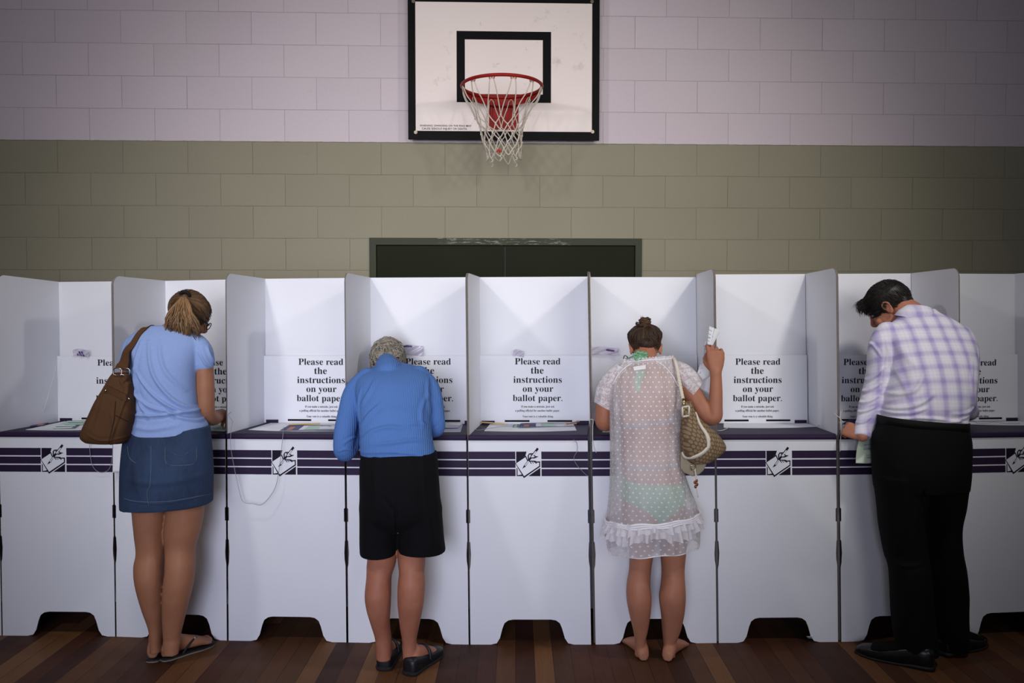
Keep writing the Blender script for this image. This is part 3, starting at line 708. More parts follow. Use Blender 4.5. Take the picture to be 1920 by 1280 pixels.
def shoe_shell(heel,toe,w,prof,hs=1.0):
    "closed shoe: heel and toe points on the floor"
    h=(toe-heel); L=h.length; h.normalize(); r=Vector((h.y,-h.x,0)); n=20; V=[];F=[]
    for f,a,top in prof:
        for j in range(n):
            t=2*math.pi*j/n; c,s=math.cos(t),math.sin(t); z=.0 if s<-.5 else None
            zz=(top/2)*(1+math.copysign(abs(s)**.6,s)); V.append(heel+h*f*L+r*(w*a*math.copysign(abs(c)**.7,c))+Vector((0,0,max(.001,zz*hs))))
    k=len(prof); F=[(i*n+j,i*n+(j+1)%n,(i+1)*n+(j+1)%n,(i+1)*n+j) for i in range(k-1) for j in range(n)]+[tuple(range(n))[::-1],tuple((k-1)*n+j for j in range(n))]
    return V,F
def shift(VF,v): return [Vector(p)+Vector(v) for p in VF[0]],VF[1]
SKIN1=skin('tanned_skin',srgb(146,98,72),srgb(162,112,84)); SKIN2=skin('sunned_older_skin',srgb(150,92,70),srgb(172,114,90)); SKIN3=skin('brown_tanned_skin',srgb(160,104,80),srgb(176,120,94)); SKIN4=skin('ruddy_skin',srgb(172,112,88),srgb(186,126,102))
# ============================================================ woman in the pale blue tee and denim skirt
tee=[(826,236,391,-1.60,.132,0,2.4,.10),(800,243,386,-1.60,.126,0,2.4,.06),(774,252,373,-1.60,.116,0,2.4),(740,249,368,-1.585,.118),(700,243,368,-1.57,.122),(668,238,374,-1.55,.118),(644,240,378,-1.535,.100),(628,248,370,-1.53,.078),(617,264,352,-1.52,.06),(610,284,335,-1.515,.046)]
skirt=[(802,239,391,-1.60,.122,0,2.4,.05),(830,234,394,-1.605,.135),(880,230,397,-1.61,.15),(920,229,397,-1.61,.145),(946,230,396,-1.605,.138,0,2.4,.05)]
legL=[(880,248,312,-1.6,.085),(952,250,312,-1.60,.078),(1000,254,309.5,-1.6,.070),(1034,257,308.5,-1.6,.062),(1061,252.5,306,-1.61,.063),(1094,255,305.5,-1.615,.060),(1138,266,304.5,-1.60,.046),(1176,279,304,-1.585,.036),(1203,282,302.5,-1.58,.033),(1222,283,302,-1.58,.03)]
legR=[(880,312,384,-1.6,.085),(952,313,381,-1.61,.080),(993,309,375,-1.61,.074),(1026,310.5,366,-1.61,.066),(1061,311.5,364.5,-1.62,.066),(1094,307.5,361.5,-1.625,.064),(1127,305,353.5,-1.62,.054),(1162,305,345,-1.61,.042),(1192,306.5,338,-1.60,.035),(1206,306.5,337,-1.60,.034),(1226,308,334,-1.6,.03)]
H1=frame(tuple(at(353,594,-1.40)),(.74,.58,-.50),roll=.12,s=.93)
a1,a2=fl(293,1232),fl(326,1231)
fz=(0,0,.014)
parts=[loft(pxl(grow(tee,-.012)),36),loft(pxl(grow(skirt,-.014)),36),loft(pxl(legL),26),loft(pxl(legR),26),
 limb([(308,640,-1.53,.06),(322,624,-1.50,.051),(340,608,-1.45,.049),(349,597,-1.41,.05)]),
 limb([(374,645,-1.54,.042),(383,690,-1.545,.039),(385,735,-1.55,.040),(387,772,-1.535,.037),(397,783,-1.44,.036),(409,780,-1.33,.031),(416,776,-1.25,.025)],18,40),
 limb([(248,648,-1.53,.05),(243,715,-1.50,.036),(243,762,-1.44,.035),(262,768,-1.30,.031),(282,768,-1.22,.025)],18,40)]+head_parts(H1)
parts+=[shift(p,fz) for p in foot_parts(a1,-.05,.225)+foot_parts(a2,.72,.225)]
parts+=[shift(ell((a1.x,a1.y,.07),(.031,.034,.05)),fz),shift(ell((a2.x,a2.y,.07),(.032,.034,.05)),fz)]
w1=at(416,776,-1.25); parts+=hand_parts(frame(w1,(-.02,.97,-.16),(0,0,1)),[(.5,.7,.4),(.6,.8,.5),(.8,.9,.5),(.9,1.0,.5)],-1,None)
w2=at(282,768,-1.22); parts+=hand_parts(frame(w2,(.25,.95,-.2),(0,0,1)),[(.2,.2,.1)]*4,1)
B1=Vector(((a1.x+a2.x)/2,(a1.y+a2.y)/2,0))
P1=body(parts,B1,'ponytailed woman in a pale blue tee and denim skirt with a brown shoulder bag',SKIN1,'people voting at the booths')
eye_parts(H1,P1,(.1,.07,.05))
M_TEE=fabric('heathered_blue_jersey',srgb(136,158,204),.13,.9,420,.3,190)
tl=[([(265,640),(262,700),(275,750),(300,780)],.010,0.0087),([(280,640),(300,700),(335,745),(375,770)],.011,0.0101),([(262,690),(300,735),(345,765),(380,772)],.009,0.0101),([(255,720),(290,755),(350,772)],.009,0.0087),([(252,772),(300,774),(372,768)],.009,0.0101),
    ([(368,660),(378,680),(385,690)],.006,0.0072),([(380,650),(388,672),(392,684)],.006,0.0072),([(300,640),(318,690),(352,730)],.012,0.0058),([(250,790),(300,798),(350,790)],.014,0.0043),([(320,760),(350,778),(390,790)],.008,0.0072)]
P1t=cloth('t_shirt',[loft(pxl(tee),44,60),limb([(350,640,-1.53,.056),(370,648,-1.535,.048),(381,664,-1.545,.045),(382.5,683,-1.547,.043)]),limb([(270,640,-1.53,.056),(252,652,-1.53,.050),(243,680,-1.525,.046)])],P1,M_TEE,.0045,6,tl,-1.62,.0022,(8,8,8),.4,3.)
tuck(P1,P1t,[(378,642,-1.54,.062),(384,664,-1.545,.045),(246,642,-1.53,.060),(236,664,-1.53,.045)])
M_DEN=mat('blue_denim',srgb(52,74,106),.85,.15); t=NT(M_DEN); c=t.coord(); x,y,z=t.sep(c)
b=t.mix(t.ramp(t.noise(t.map(c,(1,1,.6)),7,4),[(.3,(0,)*3),(.7,(1,)*3)]),srgb(25,36,58),srgb(46,63,90)); b=t.mix(t.math('MULTIPLY',t.noise(t.map(c,(300,300,60)),1,2),.25),b,srgb(84,100,128)); t.color(b); t.bump(t.noise(t.map(c,(420,420,160)),1,2),.25,.0006)
P1s=cloth('denim_skirt',[loft(pxl(skirt),44,40)],P1,M_DEN,.0045,4,[([(240,900),(300,905),(380,895)],.02,.003),([(283,880),(280,948)],.006,.004),([(250,870),(262,930)],.02,.003),([(330,870),(350,930)],.022,.003),([(232,938),(300,944),(395,932)],.004,.003)],-1.75,.0015)
T=bvh(P1s); M_STI=mat('faded_stitching',srgb(96,106,118),.9,.1)
mb=MB()
for pts in ([(283,836),(283,880),(281,910)],[(233,934),(258,940),(320,939),(394,926)],[(310,838),(312,868),(340,872),(366,866),(368,834)],[(239,836),(243,858),(255,868)],[(314,842),(330,852),(345,852),(362,840)],[(281,910),(276,925),(279,948)]):
    mb.tube(dtube(T,pts,.001,24,None,.0006),.0011,5)
mb.build('stitching',M_STI,P1s)
for k,q in enumerate(([(310,840),(368,834),(367,868),(313,872)],)):
    V,F=patch(T,q,.0016); link('pocket',pydata(V,F),M_DEN,P1s,True)
# hair, elastic, glasses
HM1=hair_mat('dark_blonde_hair',srgb(44,30,22),srgb(172,132,88)); rg=random.Random(5)
tie=at(345,556,-1.485)
curves=[]
for k in range(900): # hair drawn back over the skull to the tie
    th=rg.uniform(-3.14,3.14); ph=rg.uniform(.25,1.22)
    st=H1@Vector((.080*math.sin(th)*math.sin(ph*1.9),.004+.092*math.cos(th)*math.sin(ph*1.9),.034+.088*math.cos(ph*1.9)))
    ce=H1@Vector((0,-.012,.03)); mid=st.lerp(tie,.5); mid=ce+(mid-ce).normalized()*.094
    curves.append(([st,mid,tie],.0019,rg.uniform(.0,.42)))
T0=tie+Vector((0,-.012,.004))
for k in range(750): # the ponytail itself
    u=rg.gauss(0,1); u=max(-1.6,min(1.6,u)); 
    ex=340+u*20-(5 if u<0 else 0); ey=rg.uniform(620,654)-abs(u)*5; ph=round(u*2.2)*1.7+rg.uniform(-.5,.5); am=rg.uniform(2.5,6.5); dY=rg.uniform(-.025,.035)
    mids=[(344+(ex-344)*min(1,f**.7)+am*math.sin(f*9+ph)*f**.8, 553+(ey-553)*f, -1.515-.060*math.sin(f*2.6)+dY*f*.9) for f in (.07,.2,.35,.5,.65,.8,.9,1.0)]
    pts=[tie]+[at(a,b,Y) for a,b,Y in mids]; curves.append((pts,rg.uniform(.0012,.0026),min(1,max(0,rg.gauss(.62,.26)-.3*(abs(ey-640)<8)))))
for k in range(26): # loose ends
    a=rg.uniform(318,372); curves.append(([at(a,600,-1.53),at(a+rg.uniform(-6,6),630,-1.55),at(a+rg.uniform(-12,8),rg.uniform(640,656),-1.56)],.0012,rg.uniform(.1,.5)))
hairline=[ell((0,-.016,.034),(.081,.100,.090),H1),ell((0,.026,.060),(.064,.052,.050),H1),ell(tuple(tie+Vector((0,.012,-.004))),(.018,.02,.018))]
h1=hair_obj(hairline,curves,P1,HM1,10,.0055,.12)
mb=MB(); mb.tube([tie+Vector((.019*math.cos(t),.012-.006*math.sin(t),.006+.016*math.sin(t))) for t in np.linspace(0,2*math.pi,20,endpoint=False)],.0085,8,closed=True); mb.build('hair_elastic',mat('black_elastic',srgb(18,16,20),.8),h1,True)
M_BLKP=mat('black_plastic',srgb(20,18,20),.3,.5)
mb=MB()
for s in (-1,1):
    mb.tube([H1@Vector((s*.031+.023*math.cos(t)*1.05,.101-.1*abs(s*.031+.023*math.cos(t))*.25,.004+.018*math.sin(t))) for t in np.linspace(0,2*math.pi,24,endpoint=False)],.0022,6,closed=True)
    mb.tube([H1@Vector((s*.056,.092,.01)),H1@Vector((s*.076,.06,.014)),H1@Vector((s*.083,.0,.018)),H1@Vector((s*.082,-.02,.004))],.0022,6)
mb.tube([H1@Vector((-.008,.102,.006)),H1@Vector((0,.106,.01)),H1@Vector((.008,.102,.006))],.0022,6); mb.build('glasses',M_BLKP,P1,True)
# flip-flops
M_RUB=mat('dark_rubber',srgb(34,30,30),.6,.3); M_RUBL=mat('pale_rubber_edge',srgb(120,110,100),.7)
def flipflop(parent,ank,hd,L):
    h=Vector((math.sin(hd),math.cos(hd),0)); r=Vector((math.cos(hd),-math.sin(hd),0)); o=Vector((ank.x,ank.y,0)); k=L/.235
    out=[]; 
    prof=[(-.062,.012),(-.055,.026),(-.03,.035),(.02,.036),(.07,.038),(.12,.047),(.16,.045),(.187,.032),(.2,.012)]
    pl=[(a,b) for a,b in prof]+[(a,-b) for a,b in prof[::-1]]
    mb=MB(); mb.prism(pl,lambda a,b:o+h*a*k+r*b*k+Vector((0,0,.001)),lambda a,b:o+h*a*k+r*b*k+Vector((0,0,.007)),1); mb.prism(pl,lambda a,b:o+h*a*k+r*b*k+Vector((0,0,.007)),lambda a,b:o+h*a*k+r*b*k+Vector((0,0,.0145)),0)
    f=mb.build('flip_flop',[M_RUB,M_RUBL],parent)
    mb=MB()
    for s in (-1,1): mb.tube(spline([o+h*.02*k+r*s*.040*k+Vector((0,0,.016)),o+h*.055*k+r*s*.040*k+Vector((0,0,.050)),o+h*.095*k+r*s*.022*k+Vector((0,0,.062)),o+h*.135*k+Vector((0,0,.040)),o+h*.15*k+Vector((0,0,.016))],16),.0048,8)
    mb.build('strap',M_RUB,f,True); return f
flipflop(P1,a1,-.05,.225); ff=flipflop(P1,a2,.72,.225)
mb=MB(); p=a2+Vector((math.sin(.72)*.085+math.cos(.72)*.028,math.cos(.72)*.085-math.sin(.72)*.028,.066)); mb.add(*ell(tuple(p),(.004,.004,.004),None,8,6)); mb.build('rhinestone',mat('rhinestone',(.8,.9,.9),.05,.8,Metallic=.6),ff)
# ============================================================ older person in the blue sweater
sw=[(857,676,821,-1.66,.125,0,2.4,-.08),(838,675,814,-1.655,.13,-.05,2.4),(808,674,809,-1.62,.132,-.15,2.4),(770,671,808,-1.565,.13,-.25,2.4),(735,667,810,-1.505,.12,-.3,2.4),(712,670,810,-1.46,.102,-.25,2.3),(698,683,805,-1.42,.082,-.2),(689,698,793,-1.39,.066,-.1),(683,705,768,-1.36,.056,0),(678,709,745,-1.33,.048,0)]
sh=[(846,677,819,-1.665,.122),(880,675,822,-1.69,.142),(929,675,825,-1.695,.150),(965,676,828,-1.69,.142),(990,700,800,-1.69,.10)]
shL=[(950,674.5,754,-1.69,.118),(1000,674.5,748,-1.69,.108),(1030,675,744,-1.69,.100),(1038,676,743,-1.69,.098)]
shR=[(950,740,828,-1.70,.120),(1000,744,832,-1.70,.108),(1024,746,835,-1.70,.100),(1033,747,836,-1.70,.098)]
l2L=[(970,690,746,-1.69,.075),(1042,689,743.5,-1.69,.066),(1060,687.5,741,-1.69,.062),(1081,687,734.5,-1.70,.062),(1114,684,733.5,-1.71,.064),(1140,687,732.5,-1.705,.058),(1168,695,731,-1.695,.046),(1195,703,734,-1.685,.038),(1219,704.5,735,-1.685,.036),(1235,706,734,-1.685,.034)]
l2R=[(970,745,800,-1.70,.075),(1042,745.5,798,-1.70,.066),(1072,748,796,-1.71,.062),(1098,745.5,797,-1.72,.064),(1131,745.5,794.5,-1.72,.060),(1171,749.5,786.5,-1.71,.048),(1200,754,781,-1.70,.038),(1227,755,782,-1.70,.036),(1243,757,780,-1.70,.034)]
H2=frame(tuple(at(727,684,-1.19)),(-.02,.52,-.85),s=.95)
a1,a2=fl(719,1243),fl(768,1250)
parts=[loft(pxl(grow(sw,-.012)),36),loft(pxl(grow(sh,-.014)),36),loft(pxl(l2L),26),loft(pxl(l2R),26),
 limb([(727,700,-1.42,.06),(727,688,-1.32,.05),(727,684,-1.23,.052)]),
 limb([(675,722,-1.45,.042),(652,780,-1.54,.038),(645,838,-1.565,.034),(660,822,-1.50,.033),(684,792,-1.40,.031),(705,780,-1.28,.025)],18,40),
 limb([(798,715,-1.45,.042),(816,770,-1.50,.036),(816,800,-1.51,.034),(802,792,-1.41,.031),(778,774,-1.27,.025)],18,40)]+head_parts(H2)
h1_,h2_=fl(719,1258),fl(765,1267); t1_,t2_=fl(742,1213),fl(822,1224)
hd1=math.atan2(t1_.x-h1_.x,t1_.y-h1_.y); hd2=math.atan2(t2_.x-h2_.x,t2_.y-h2_.y)
_d1=(t1_-h1_).normalized(); _d2=(t2_-h2_).normalized(); parts+=[shift(p,(0,0,.018)) for p in foot_parts(h1_+_d1*.068,hd1,.208,False)+foot_parts(h2_+_d2*.068,hd2,.208,False)]
parts+=[ell((a1.x,a1.y,.09),(.033,.036,.05)),ell((a2.x,a2.y,.09),(.033,.036,.05))]
parts+=hand_parts(frame(at(705,780,-1.28),(.3,.9,-.15)),[(.3,.4,.2)]*4,1)+hand_parts(frame(at(778,774,-1.27),(-.3,.9,-.15)),[(.5,.7,.4),(.6,.8,.4),(.8,.9,.4),(.9,.9,.4)],-1)
B2=Vector(((a1.x+a2.x)/2,(a1.y+a2.y)/2,0))
P2=body(parts,B2,'grey haired person in a blue ribbed sweater and black shorts, bent low over the desk',SKIN2,'people voting at the booths')
eye_parts(H2,P2,(.12,.14,.17))
M_SW=mat('ribbed_blue_knit',srgb(92,142,208),.88,.15); t=NT(M_SW); c=t.coord(); x,y,z=t.sep(c)
rib=t.math('SINE',t.math('MULTIPLY',t.math('ADD',x,t.math('MULTIPLY',t.noise(c,6,2),.012)),880.0)); t.color(t.mix(t.noise(c,5,3),srgb(78,116,178),srgb(90,128,190))); t.bump(t.math('ADD',rib,t.noise(c,300,2)),.42,.0022)
armL=limb([(690,712,-1.45,.055),(668,735,-1.48,.056),(655,775,-1.53,.050),(646,815,-1.57,.047),(645,845,-1.575,.044),(655,838,-1.535,.042),(672,808,-1.45,.038),(690,790,-1.37,.034),(705,781,-1.29,.031)],20,44)
armR=limb([(785,706,-1.43,.052),(803,728,-1.46,.052),(813,765,-1.50,.046),(817,798,-1.52,.043),(811,803,-1.485,.040),(800,792,-1.40,.036),(778,776,-1.28,.031)],20,44)
fs=[([(676,760),(690,735),(700,712)],.012,.006),([(676,800),(695,775),(715,755)],.012,.007),([(676,830),(700,805),(735,795),(770,800)],.012,.007),([(806,800),(785,790),(760,792)],.012,.006),([(808,825),(780,818),(740,822),(700,825)],.011,.006),([(800,740),(790,770),(795,800)],.012,.006),
    ([(678,843),(730,838),(780,842),(818,858)],.008,.004),([(806,780),(800,750),(798,715)],.008,.006),([(672,790),(668,760),(672,730)],.008,.006),([(640,835),(655,825),(668,822)],.007,.005),([(630,850),(645,845),(662,852)],.007,.005),([(822,790),(815,800),(808,806)],.006,.004),([(690,780),(740,770),(790,778)],.03,.004)]
P2s=cloth('sweater',[loft(pxl(sw),44,60),armL,armR,limb([(729,704,-1.45,.066),(728,692,-1.39,.062),(726,685,-1.345,.052),(725,680,-1.31,.046)])],P2,M_SW,.0045,7,fs,-1.66,.0025,(8,8,8),.4,9.)
M_BLKC=fabric('black_cloth',srgb(13,13,16),.25,.9,400,.25)
P2p=cloth('shorts',[loft(pxl(sh),44,40),loft(pxl(shL),36,24),loft(pxl(shR),36,24)],P2,M_BLKC,.0045,9,[([(700,860),(705,930),(700,1020)],.02,.005),([(744,940),(744,1000),(744,1035)],.010,-.008),([(790,860),(800,940),(812,1020)],.02,.005),([(720,930),(735,950),(744,970)],.012,-.005)],-1.82,.002)
tuck(P2,P2s,[(725,690,-1.39,.075),(725,680,-1.36,.055),(675,722,-1.45,.06),(798,715,-1.45,.06),(650,780,-1.54,.05)])
# grey curls
HM2=hair_mat('grey_hair',srgb(84,76,64),srgb(196,188,172),.6); rg=random.Random(11); curves=[]
for k in range(1900):
    a=rg.uniform(0,2*math.pi); ph=math.acos(rg.uniform(-.98,1)); d=Vector((math.sin(ph)*math.cos(a),math.sin(ph)*math.sin(a),math.cos(ph)))
    b=Vector((d.x*.085,-.022+d.y*.104,.024+d.z*.102)); 
    if b.y>.05 and b.z<.045: continue
    s=Vector((rg.gauss(0,1),rg.gauss(0,1),rg.gauss(0,1))); s=(s-d*s.dot(d)).normalized(); w=d.cross(s); L=rg.uniform(.018,.042); up=rg.uniform(.001,.009)
    P=[b*1.0+s*(L*q)+w*(.28*L*math.sin(q*3.4))+d*(up*math.sin((q+.2)*2.4)) for q in (0,.25,.5,.75,1.0)]
    curves.append(([H2@p for p in P],rg.uniform(.0012,.0024),min(1,max(0,rg.gauss(.5,.3)))))
hair_obj([ell((0,-.018,.034),(.082,.104,.096),H2),ell((0,.028,.062),(.070,.06,.06),H2),ell((0,-.078,-.012),(.062,.034,.055),H2)],curves,P2,HM2,8,.006,.35)
# black bar shoes
M_SHOE=vary(mat('black_leather',srgb(20,20,22),.45,.4),srgb(20,20,23),.3,30)
for hh,tt in ((h1_,t1_),(h2_,t2_)):
    d=(tt-hh).normalized(); tt=hh+d*.262
    V,F=shoe_shell(hh,tt,.043,[(0,.35,.055),(.015,.62,.068),(.06,.80,.073),(.16,.86,.076),(.28,.88,.068),(.42,.92,.060),(.56,1.0,.056),(.70,1.06,.056),(.82,1.0,.050),(.92,.76,.040),(.975,.45,.028),(1,.2,.018)])
    s_=link('bar_shoe',pydata(V,F),M_SHOE,P2,True)
    r=Vector((d.y,-d.x,0)); mb=MB(); mb.tube(spline([hh+d*.115-r*.042+Vector((0,0,.03)),hh+d*.118-r*.034+Vector((0,0,.072)),hh+d*.12+Vector((0,0,.092)),hh+d*.118+r*.034+Vector((0,0,.072)),hh+d*.115+r*.042+Vector((0,0,.03))],16),.007,8); mb.build('strap',M_SHOE,s_,True)
    V,F=shoe_shell(hh-d*.003,tt+d*.003,.045,[(0,.4,.016),(.02,.7,.018),(.1,.9,.018),(.3,.9,.018),(.55,1.04,.016),(.75,1.1,.016),(.92,.8,.016),(1,.3,.016)]); link('sole',pydata(V,F),mat('rubber_sole',srgb(26,25,26),.8),s_,True)
# ============================================================ woman in the sheer white dress
dr=[(1026,1141,1311,-1.60,.138,0,2.3,.08),(1000,1137,1310,-1.60,.140,0,2.3,.06),(975,1137,1308,-1.605,.142,0,2.3,.04),(947,1141,1303,-1.61,.146,0,2.3,.02),(915,1144,1291,-1.61,.146),(874,1145,1279,-1.605,.132),(830,1145,1276,-1.59,.116),(786,1144,1277,-1.575,.116),(745,1143,1276,-1.55,.112),(715,1147,1274,-1.53,.098,-.05),(696,1153,1270,-1.515,.080,-.1),(684,1159,1266,-1.50,.066,-.1,2.2,.06),(676,1164,1262,-1.49,.058,-.1,2.2,.07)]
bodyrows=[(1000,1168,1290,-1.60,.09),(960,1166,1286,-1.605,.120),(915,1165,1282,-1.608,.122),(874,1164,1274,-1.605,.112),(830,1168,1266,-1.59,.098),(786,1163,1266,-1.575,.10),(745,1157,1268,-1.55,.102),(715,1155,1270,-1.53,.090,-.05),(698,1162,1262,-1.515,.070,-.1),(686,1178,1245,-1.50,.052,-.1)]
l3L=[(960,1172,1228,-1.61,.085),(1010,1179,1226,-1.62,.074),(1033,1181,1224.5,-1.62,.066),(1068,1180,1220,-1.625,.060),(1095,1175.5,1218.5,-1.64,.060),(1122,1175,1221,-1.645,.060),(1151,1180,1219,-1.635,.052),(1182,1187.5,1214,-1.62,.040),(1206,1191,1209,-1.615,.030),(1228,1190,1212,-1.615,.028)]
l3R=[(960,1234,1290,-1.61,.085),(1010,1238,1288,-1.62,.074),(1031,1238,1286,-1.62,.066),(1068,1241,1282.5,-1.625,.060),(1095,1239.5,1284,-1.64,.060),(1120,1236,1285,-1.645,.060),(1150,1239.5,1282.5,-1.635,.052),(1183,1242,1275,-1.62,.040),(1207,1244,1266,-1.615,.030),(1230,1243,1266,-1.615,.028)]
H3=frame(tuple(at(1210,655,-1.385)),(.05,.80,-.60),s=.89)
a1,a2=fl(1201,1231),fl(1257,1233)
parts=[loft(pxl(bodyrows),36,60),loft(pxl(l3L),26),loft(pxl(l3R),26),
 limb([(1210,695,-1.505,.06),(1210,680,-1.47,.052),(1210,664,-1.41,.052)]),
 limb([(1158,708,-1.50,.048),(1138,745,-1.50,.041),(1131,790,-1.50,.037),(1147,789,-1.40,.033),(1178,772,-1.25,.025)],18,40),
 limb([(1268,704,-1.50,.050),(1290,728,-1.51,.046),(1311,757,-1.54,.042),(1329,780,-1.565,.039),(1340,780,-1.58,.034),(1341.5,760,-1.58,.031),(1342.5,735,-1.578,.0285),(1342.5,712,-1.575,.026),(1342,698,-1.575,.025)],18,50)]+head_parts(H3)
parts+=foot_parts(a1,-.12,.225)+foot_parts(a2,.52,.225)+[ell((a1.x,a1.y,.06),(.028,.032,.045)),ell((a2.x,a2.y,.06),(.029,.032,.045))]
WH=frame(at(1342,697,-1.575),(.03,.16,1.0),(0,-1,.15))
parts+=hand_parts(WH,[(.55,.65,.35),(.50,.70,.4),(.72,1.25,.8),(.80,1.35,.9)],-1,[(.022,.018,-.008),(.036,.045,-.028),(.030,.075,-.042),(.018,.096,-.046)],.03)
parts+=hand_parts(frame(at(1178,772,-1.25),(.3,.9,-.2)),[(.3,.4,.2)]*4,1)
B3=Vector(((a1.x+a2.x)/2,(a1.y+a2.y)/2,0))
P3=body(parts,B3,'barefoot woman in a sheer white spotted dress holding up folded papers',SKIN3,'people voting at the booths')
eye_parts(H3,P3,(.1,.07,.05))
def sheer(name,base_alpha,kind):
    m=mat(name,srgb(240,236,240),.8,.2); t=NT(m); uv=t.n('ShaderNodeUVMap').outputs[0]; c=t.coord()
    if kind=='dots':
        u,v,_=t.sep(uv); k=t.math('FLOOR',v); uu=t.math('ADD',u,t.math('MULTIPLY',t.math('MODULO',k,2.0),.5))
        fx=t.math('SUBTRACT',t.math('FRACT',uu),.5); fy=t.math('SUBTRACT',t.math('FRACT',v),.5)
        d=t.math('ADD',t.math('MULTIPLY',fx,fx),t.math('MULTIPLY',t.math('MULTIPLY',fy,fy),.58)); dot=t.math('LESS_THAN',d,.0205)
        a=t.math('MAXIMUM',dot,t.math('ADD',base_alpha,t.math('MULTIPLY',t.math('SUBTRACT',t.noise(t.map(c,(1,1,.45)),13,5,.6),.5),.5)))
    elif kind=='plain': a=t.math('ADD',base_alpha,t.math('MULTIPLY',t.math('SUBTRACT',t.noise(c,30,4),.5),.3))
    else:
        vo=t.n('ShaderNodeTexVoronoi',feature='DISTANCE_TO_EDGE',Scale=105.0); t.t.links.new(c,vo.inputs['Vector'])
        fl2=t.ramp(t.noise(c,60,3,.6),[(.46,(0,)*3),(.54,(1,)*3)]); a=t.math('MAXIMUM',t.math('MULTIPLY',t.math('LESS_THAN',vo.outputs['Distance'],.07),.9),t.math('MULTIPLY',fl2,.95)); a=t.math('MAXIMUM',a,base_alpha)
    tr=t.n('ShaderNodeBsdfTransparent'); tl=t.n('ShaderNodeBsdfTranslucent'); tl.inputs[0].default_value=(.85,.83,.86,1)
    mx=t.n('ShaderNodeMixShader'); mx.inputs[0].default_value=.25; t.t.links.new(t.b.outputs[0],mx.inputs[1]); t.t.links.new(tl.outputs[0],mx.inputs[2])
    m2=t.n('ShaderNodeMixShader'); t.t.links.new(a,m2.inputs[0]); t.t.links.new(tr.outputs[0],m2.inputs[1]); t.t.links.new(mx.outputs[0],m2.inputs[2])
    out=[n for n in t.t.nodes if n.type=='OUTPUT_MATERIAL'][0]; t.t.links.new(m2.outputs[0],out.inputs[0]); return m
M_SHEER=sheer('sheer_dotted_voile',.52,'dots'); M_LACE=sheer('white_lace',.55,'lace'); M_FRILL=sheer('white_frill_voile',.80,'plain'); M_WSEAM=mat('white_cotton_trim',srgb(236,232,236),.85,.15)
_Q=np.linspace(0,2*math.pi,721); _X=.148*np.sign(np.cos(_Q))*np.abs(np.cos(_Q))**(2/2.3); _Y=.13*np.sign(np.sin(_Q))*np.abs(np.sin(_Q))**(2/2.3)
_ARC=np.concatenate([[0],np.cumsum(np.hypot(np.diff(_X),np.diff(_Y)))])
def openloft(rows,n=72,m=70,wave=None,su=.0250,sv=.0190):
    R=spline(np.array(rows,float),m); t=np.linspace(0,2*math.pi,n+1); V=[];UV=[]; z0=R[0][2]; acc=0
    for i,(cx,cy,cz,a,b,tx,ty,p) in enumerate(R):
        if i: acc+=abs(cz-R[i-1][2])
        for j,q in enumerate(t):
            c,s=math.cos(q),math.sin(q); w=wave(i/(m-1),q) if wave else 0
            x=(a+w)*math.copysign(abs(c)**(2/p),c); y=(b+w)*math.copysign(abs(s)**(2/p),s)*(.86 if s>0 else 1); V.append((cx+x,cy+y,cz+tx*x+ty*y))
            UV.append((float(np.interp(q,_Q,_ARC))/su,acc/sv))
    F=[(i*(n+1)+j,i*(n+1)+j+1,(i+1)*(n+1)+j+1,(i+1)*(n+1)+j) for i in range(m-1) for j in range(n)]
    return V,F,UV
def fw(f,q): k=max(0,1-f*1.6); return .0035*math.sin(q*9+1.3)*(.3+k)+.003*math.sin(q*5+f*9)*k+.002*math.sin(q*17+f*6)
V,F,UV=openloft(pxl(dr),96,90,fw); o=link('dress',pydata(V,F,None,UV),M_SHEER,P3,True); P3d=o
T3=bvh(o)
# raglan lace sleeves
def sleeve(axis,r0,r1,n=40,m=16):
    A=spline([tuple(at(a,b,Y)) for a,b,Y in axis],m); V=[];UV=[]; d=A[-1]-A[0]; d/=np.linalg.norm(d); u=np.cross(d,[0,1,0]); u/=np.linalg.norm(u); w=np.cross(d,u)
    for i in range(m):
        f=i/(m-1); r=r0+(r1-r0)*f**.7
        for j in range(n):
            q=2*math.pi*j/n; rr=r+.003*math.sin(q*7)*f; sc=(.004*math.sin(q*20) if i==m-1 else 0); V.append(A[i]+rr*(math.cos(q)*u+math.sin(q)*w)+d*sc)
    F=[(i*n+j,i*n+(j+1)%n,(i+1)*n+(j+1)%n,(i+1)*n+j) for i in range(m-1) for j in range(n)]; return V,F
for ax,r0,r1 in (([(1172,692,-1.50),(1150,712,-1.50),(1136,738,-1.50),(1132,763,-1.50)],.050,.050),([(1250,690,-1.50),(1275,700,-1.50),(1291,715,-1.51),(1303,731,-1.515)],.050,.054)):
    V,F=sleeve(ax,r0,r1); link('lace_sleeve',pydata(V,F),M_LACE,o,True)
    tuck(P3,o.children[-1],[(1284,712,-1.51,.050),(1270,702,-1.50,.05),(1142,730,-1.50,.05)],.006,.03)
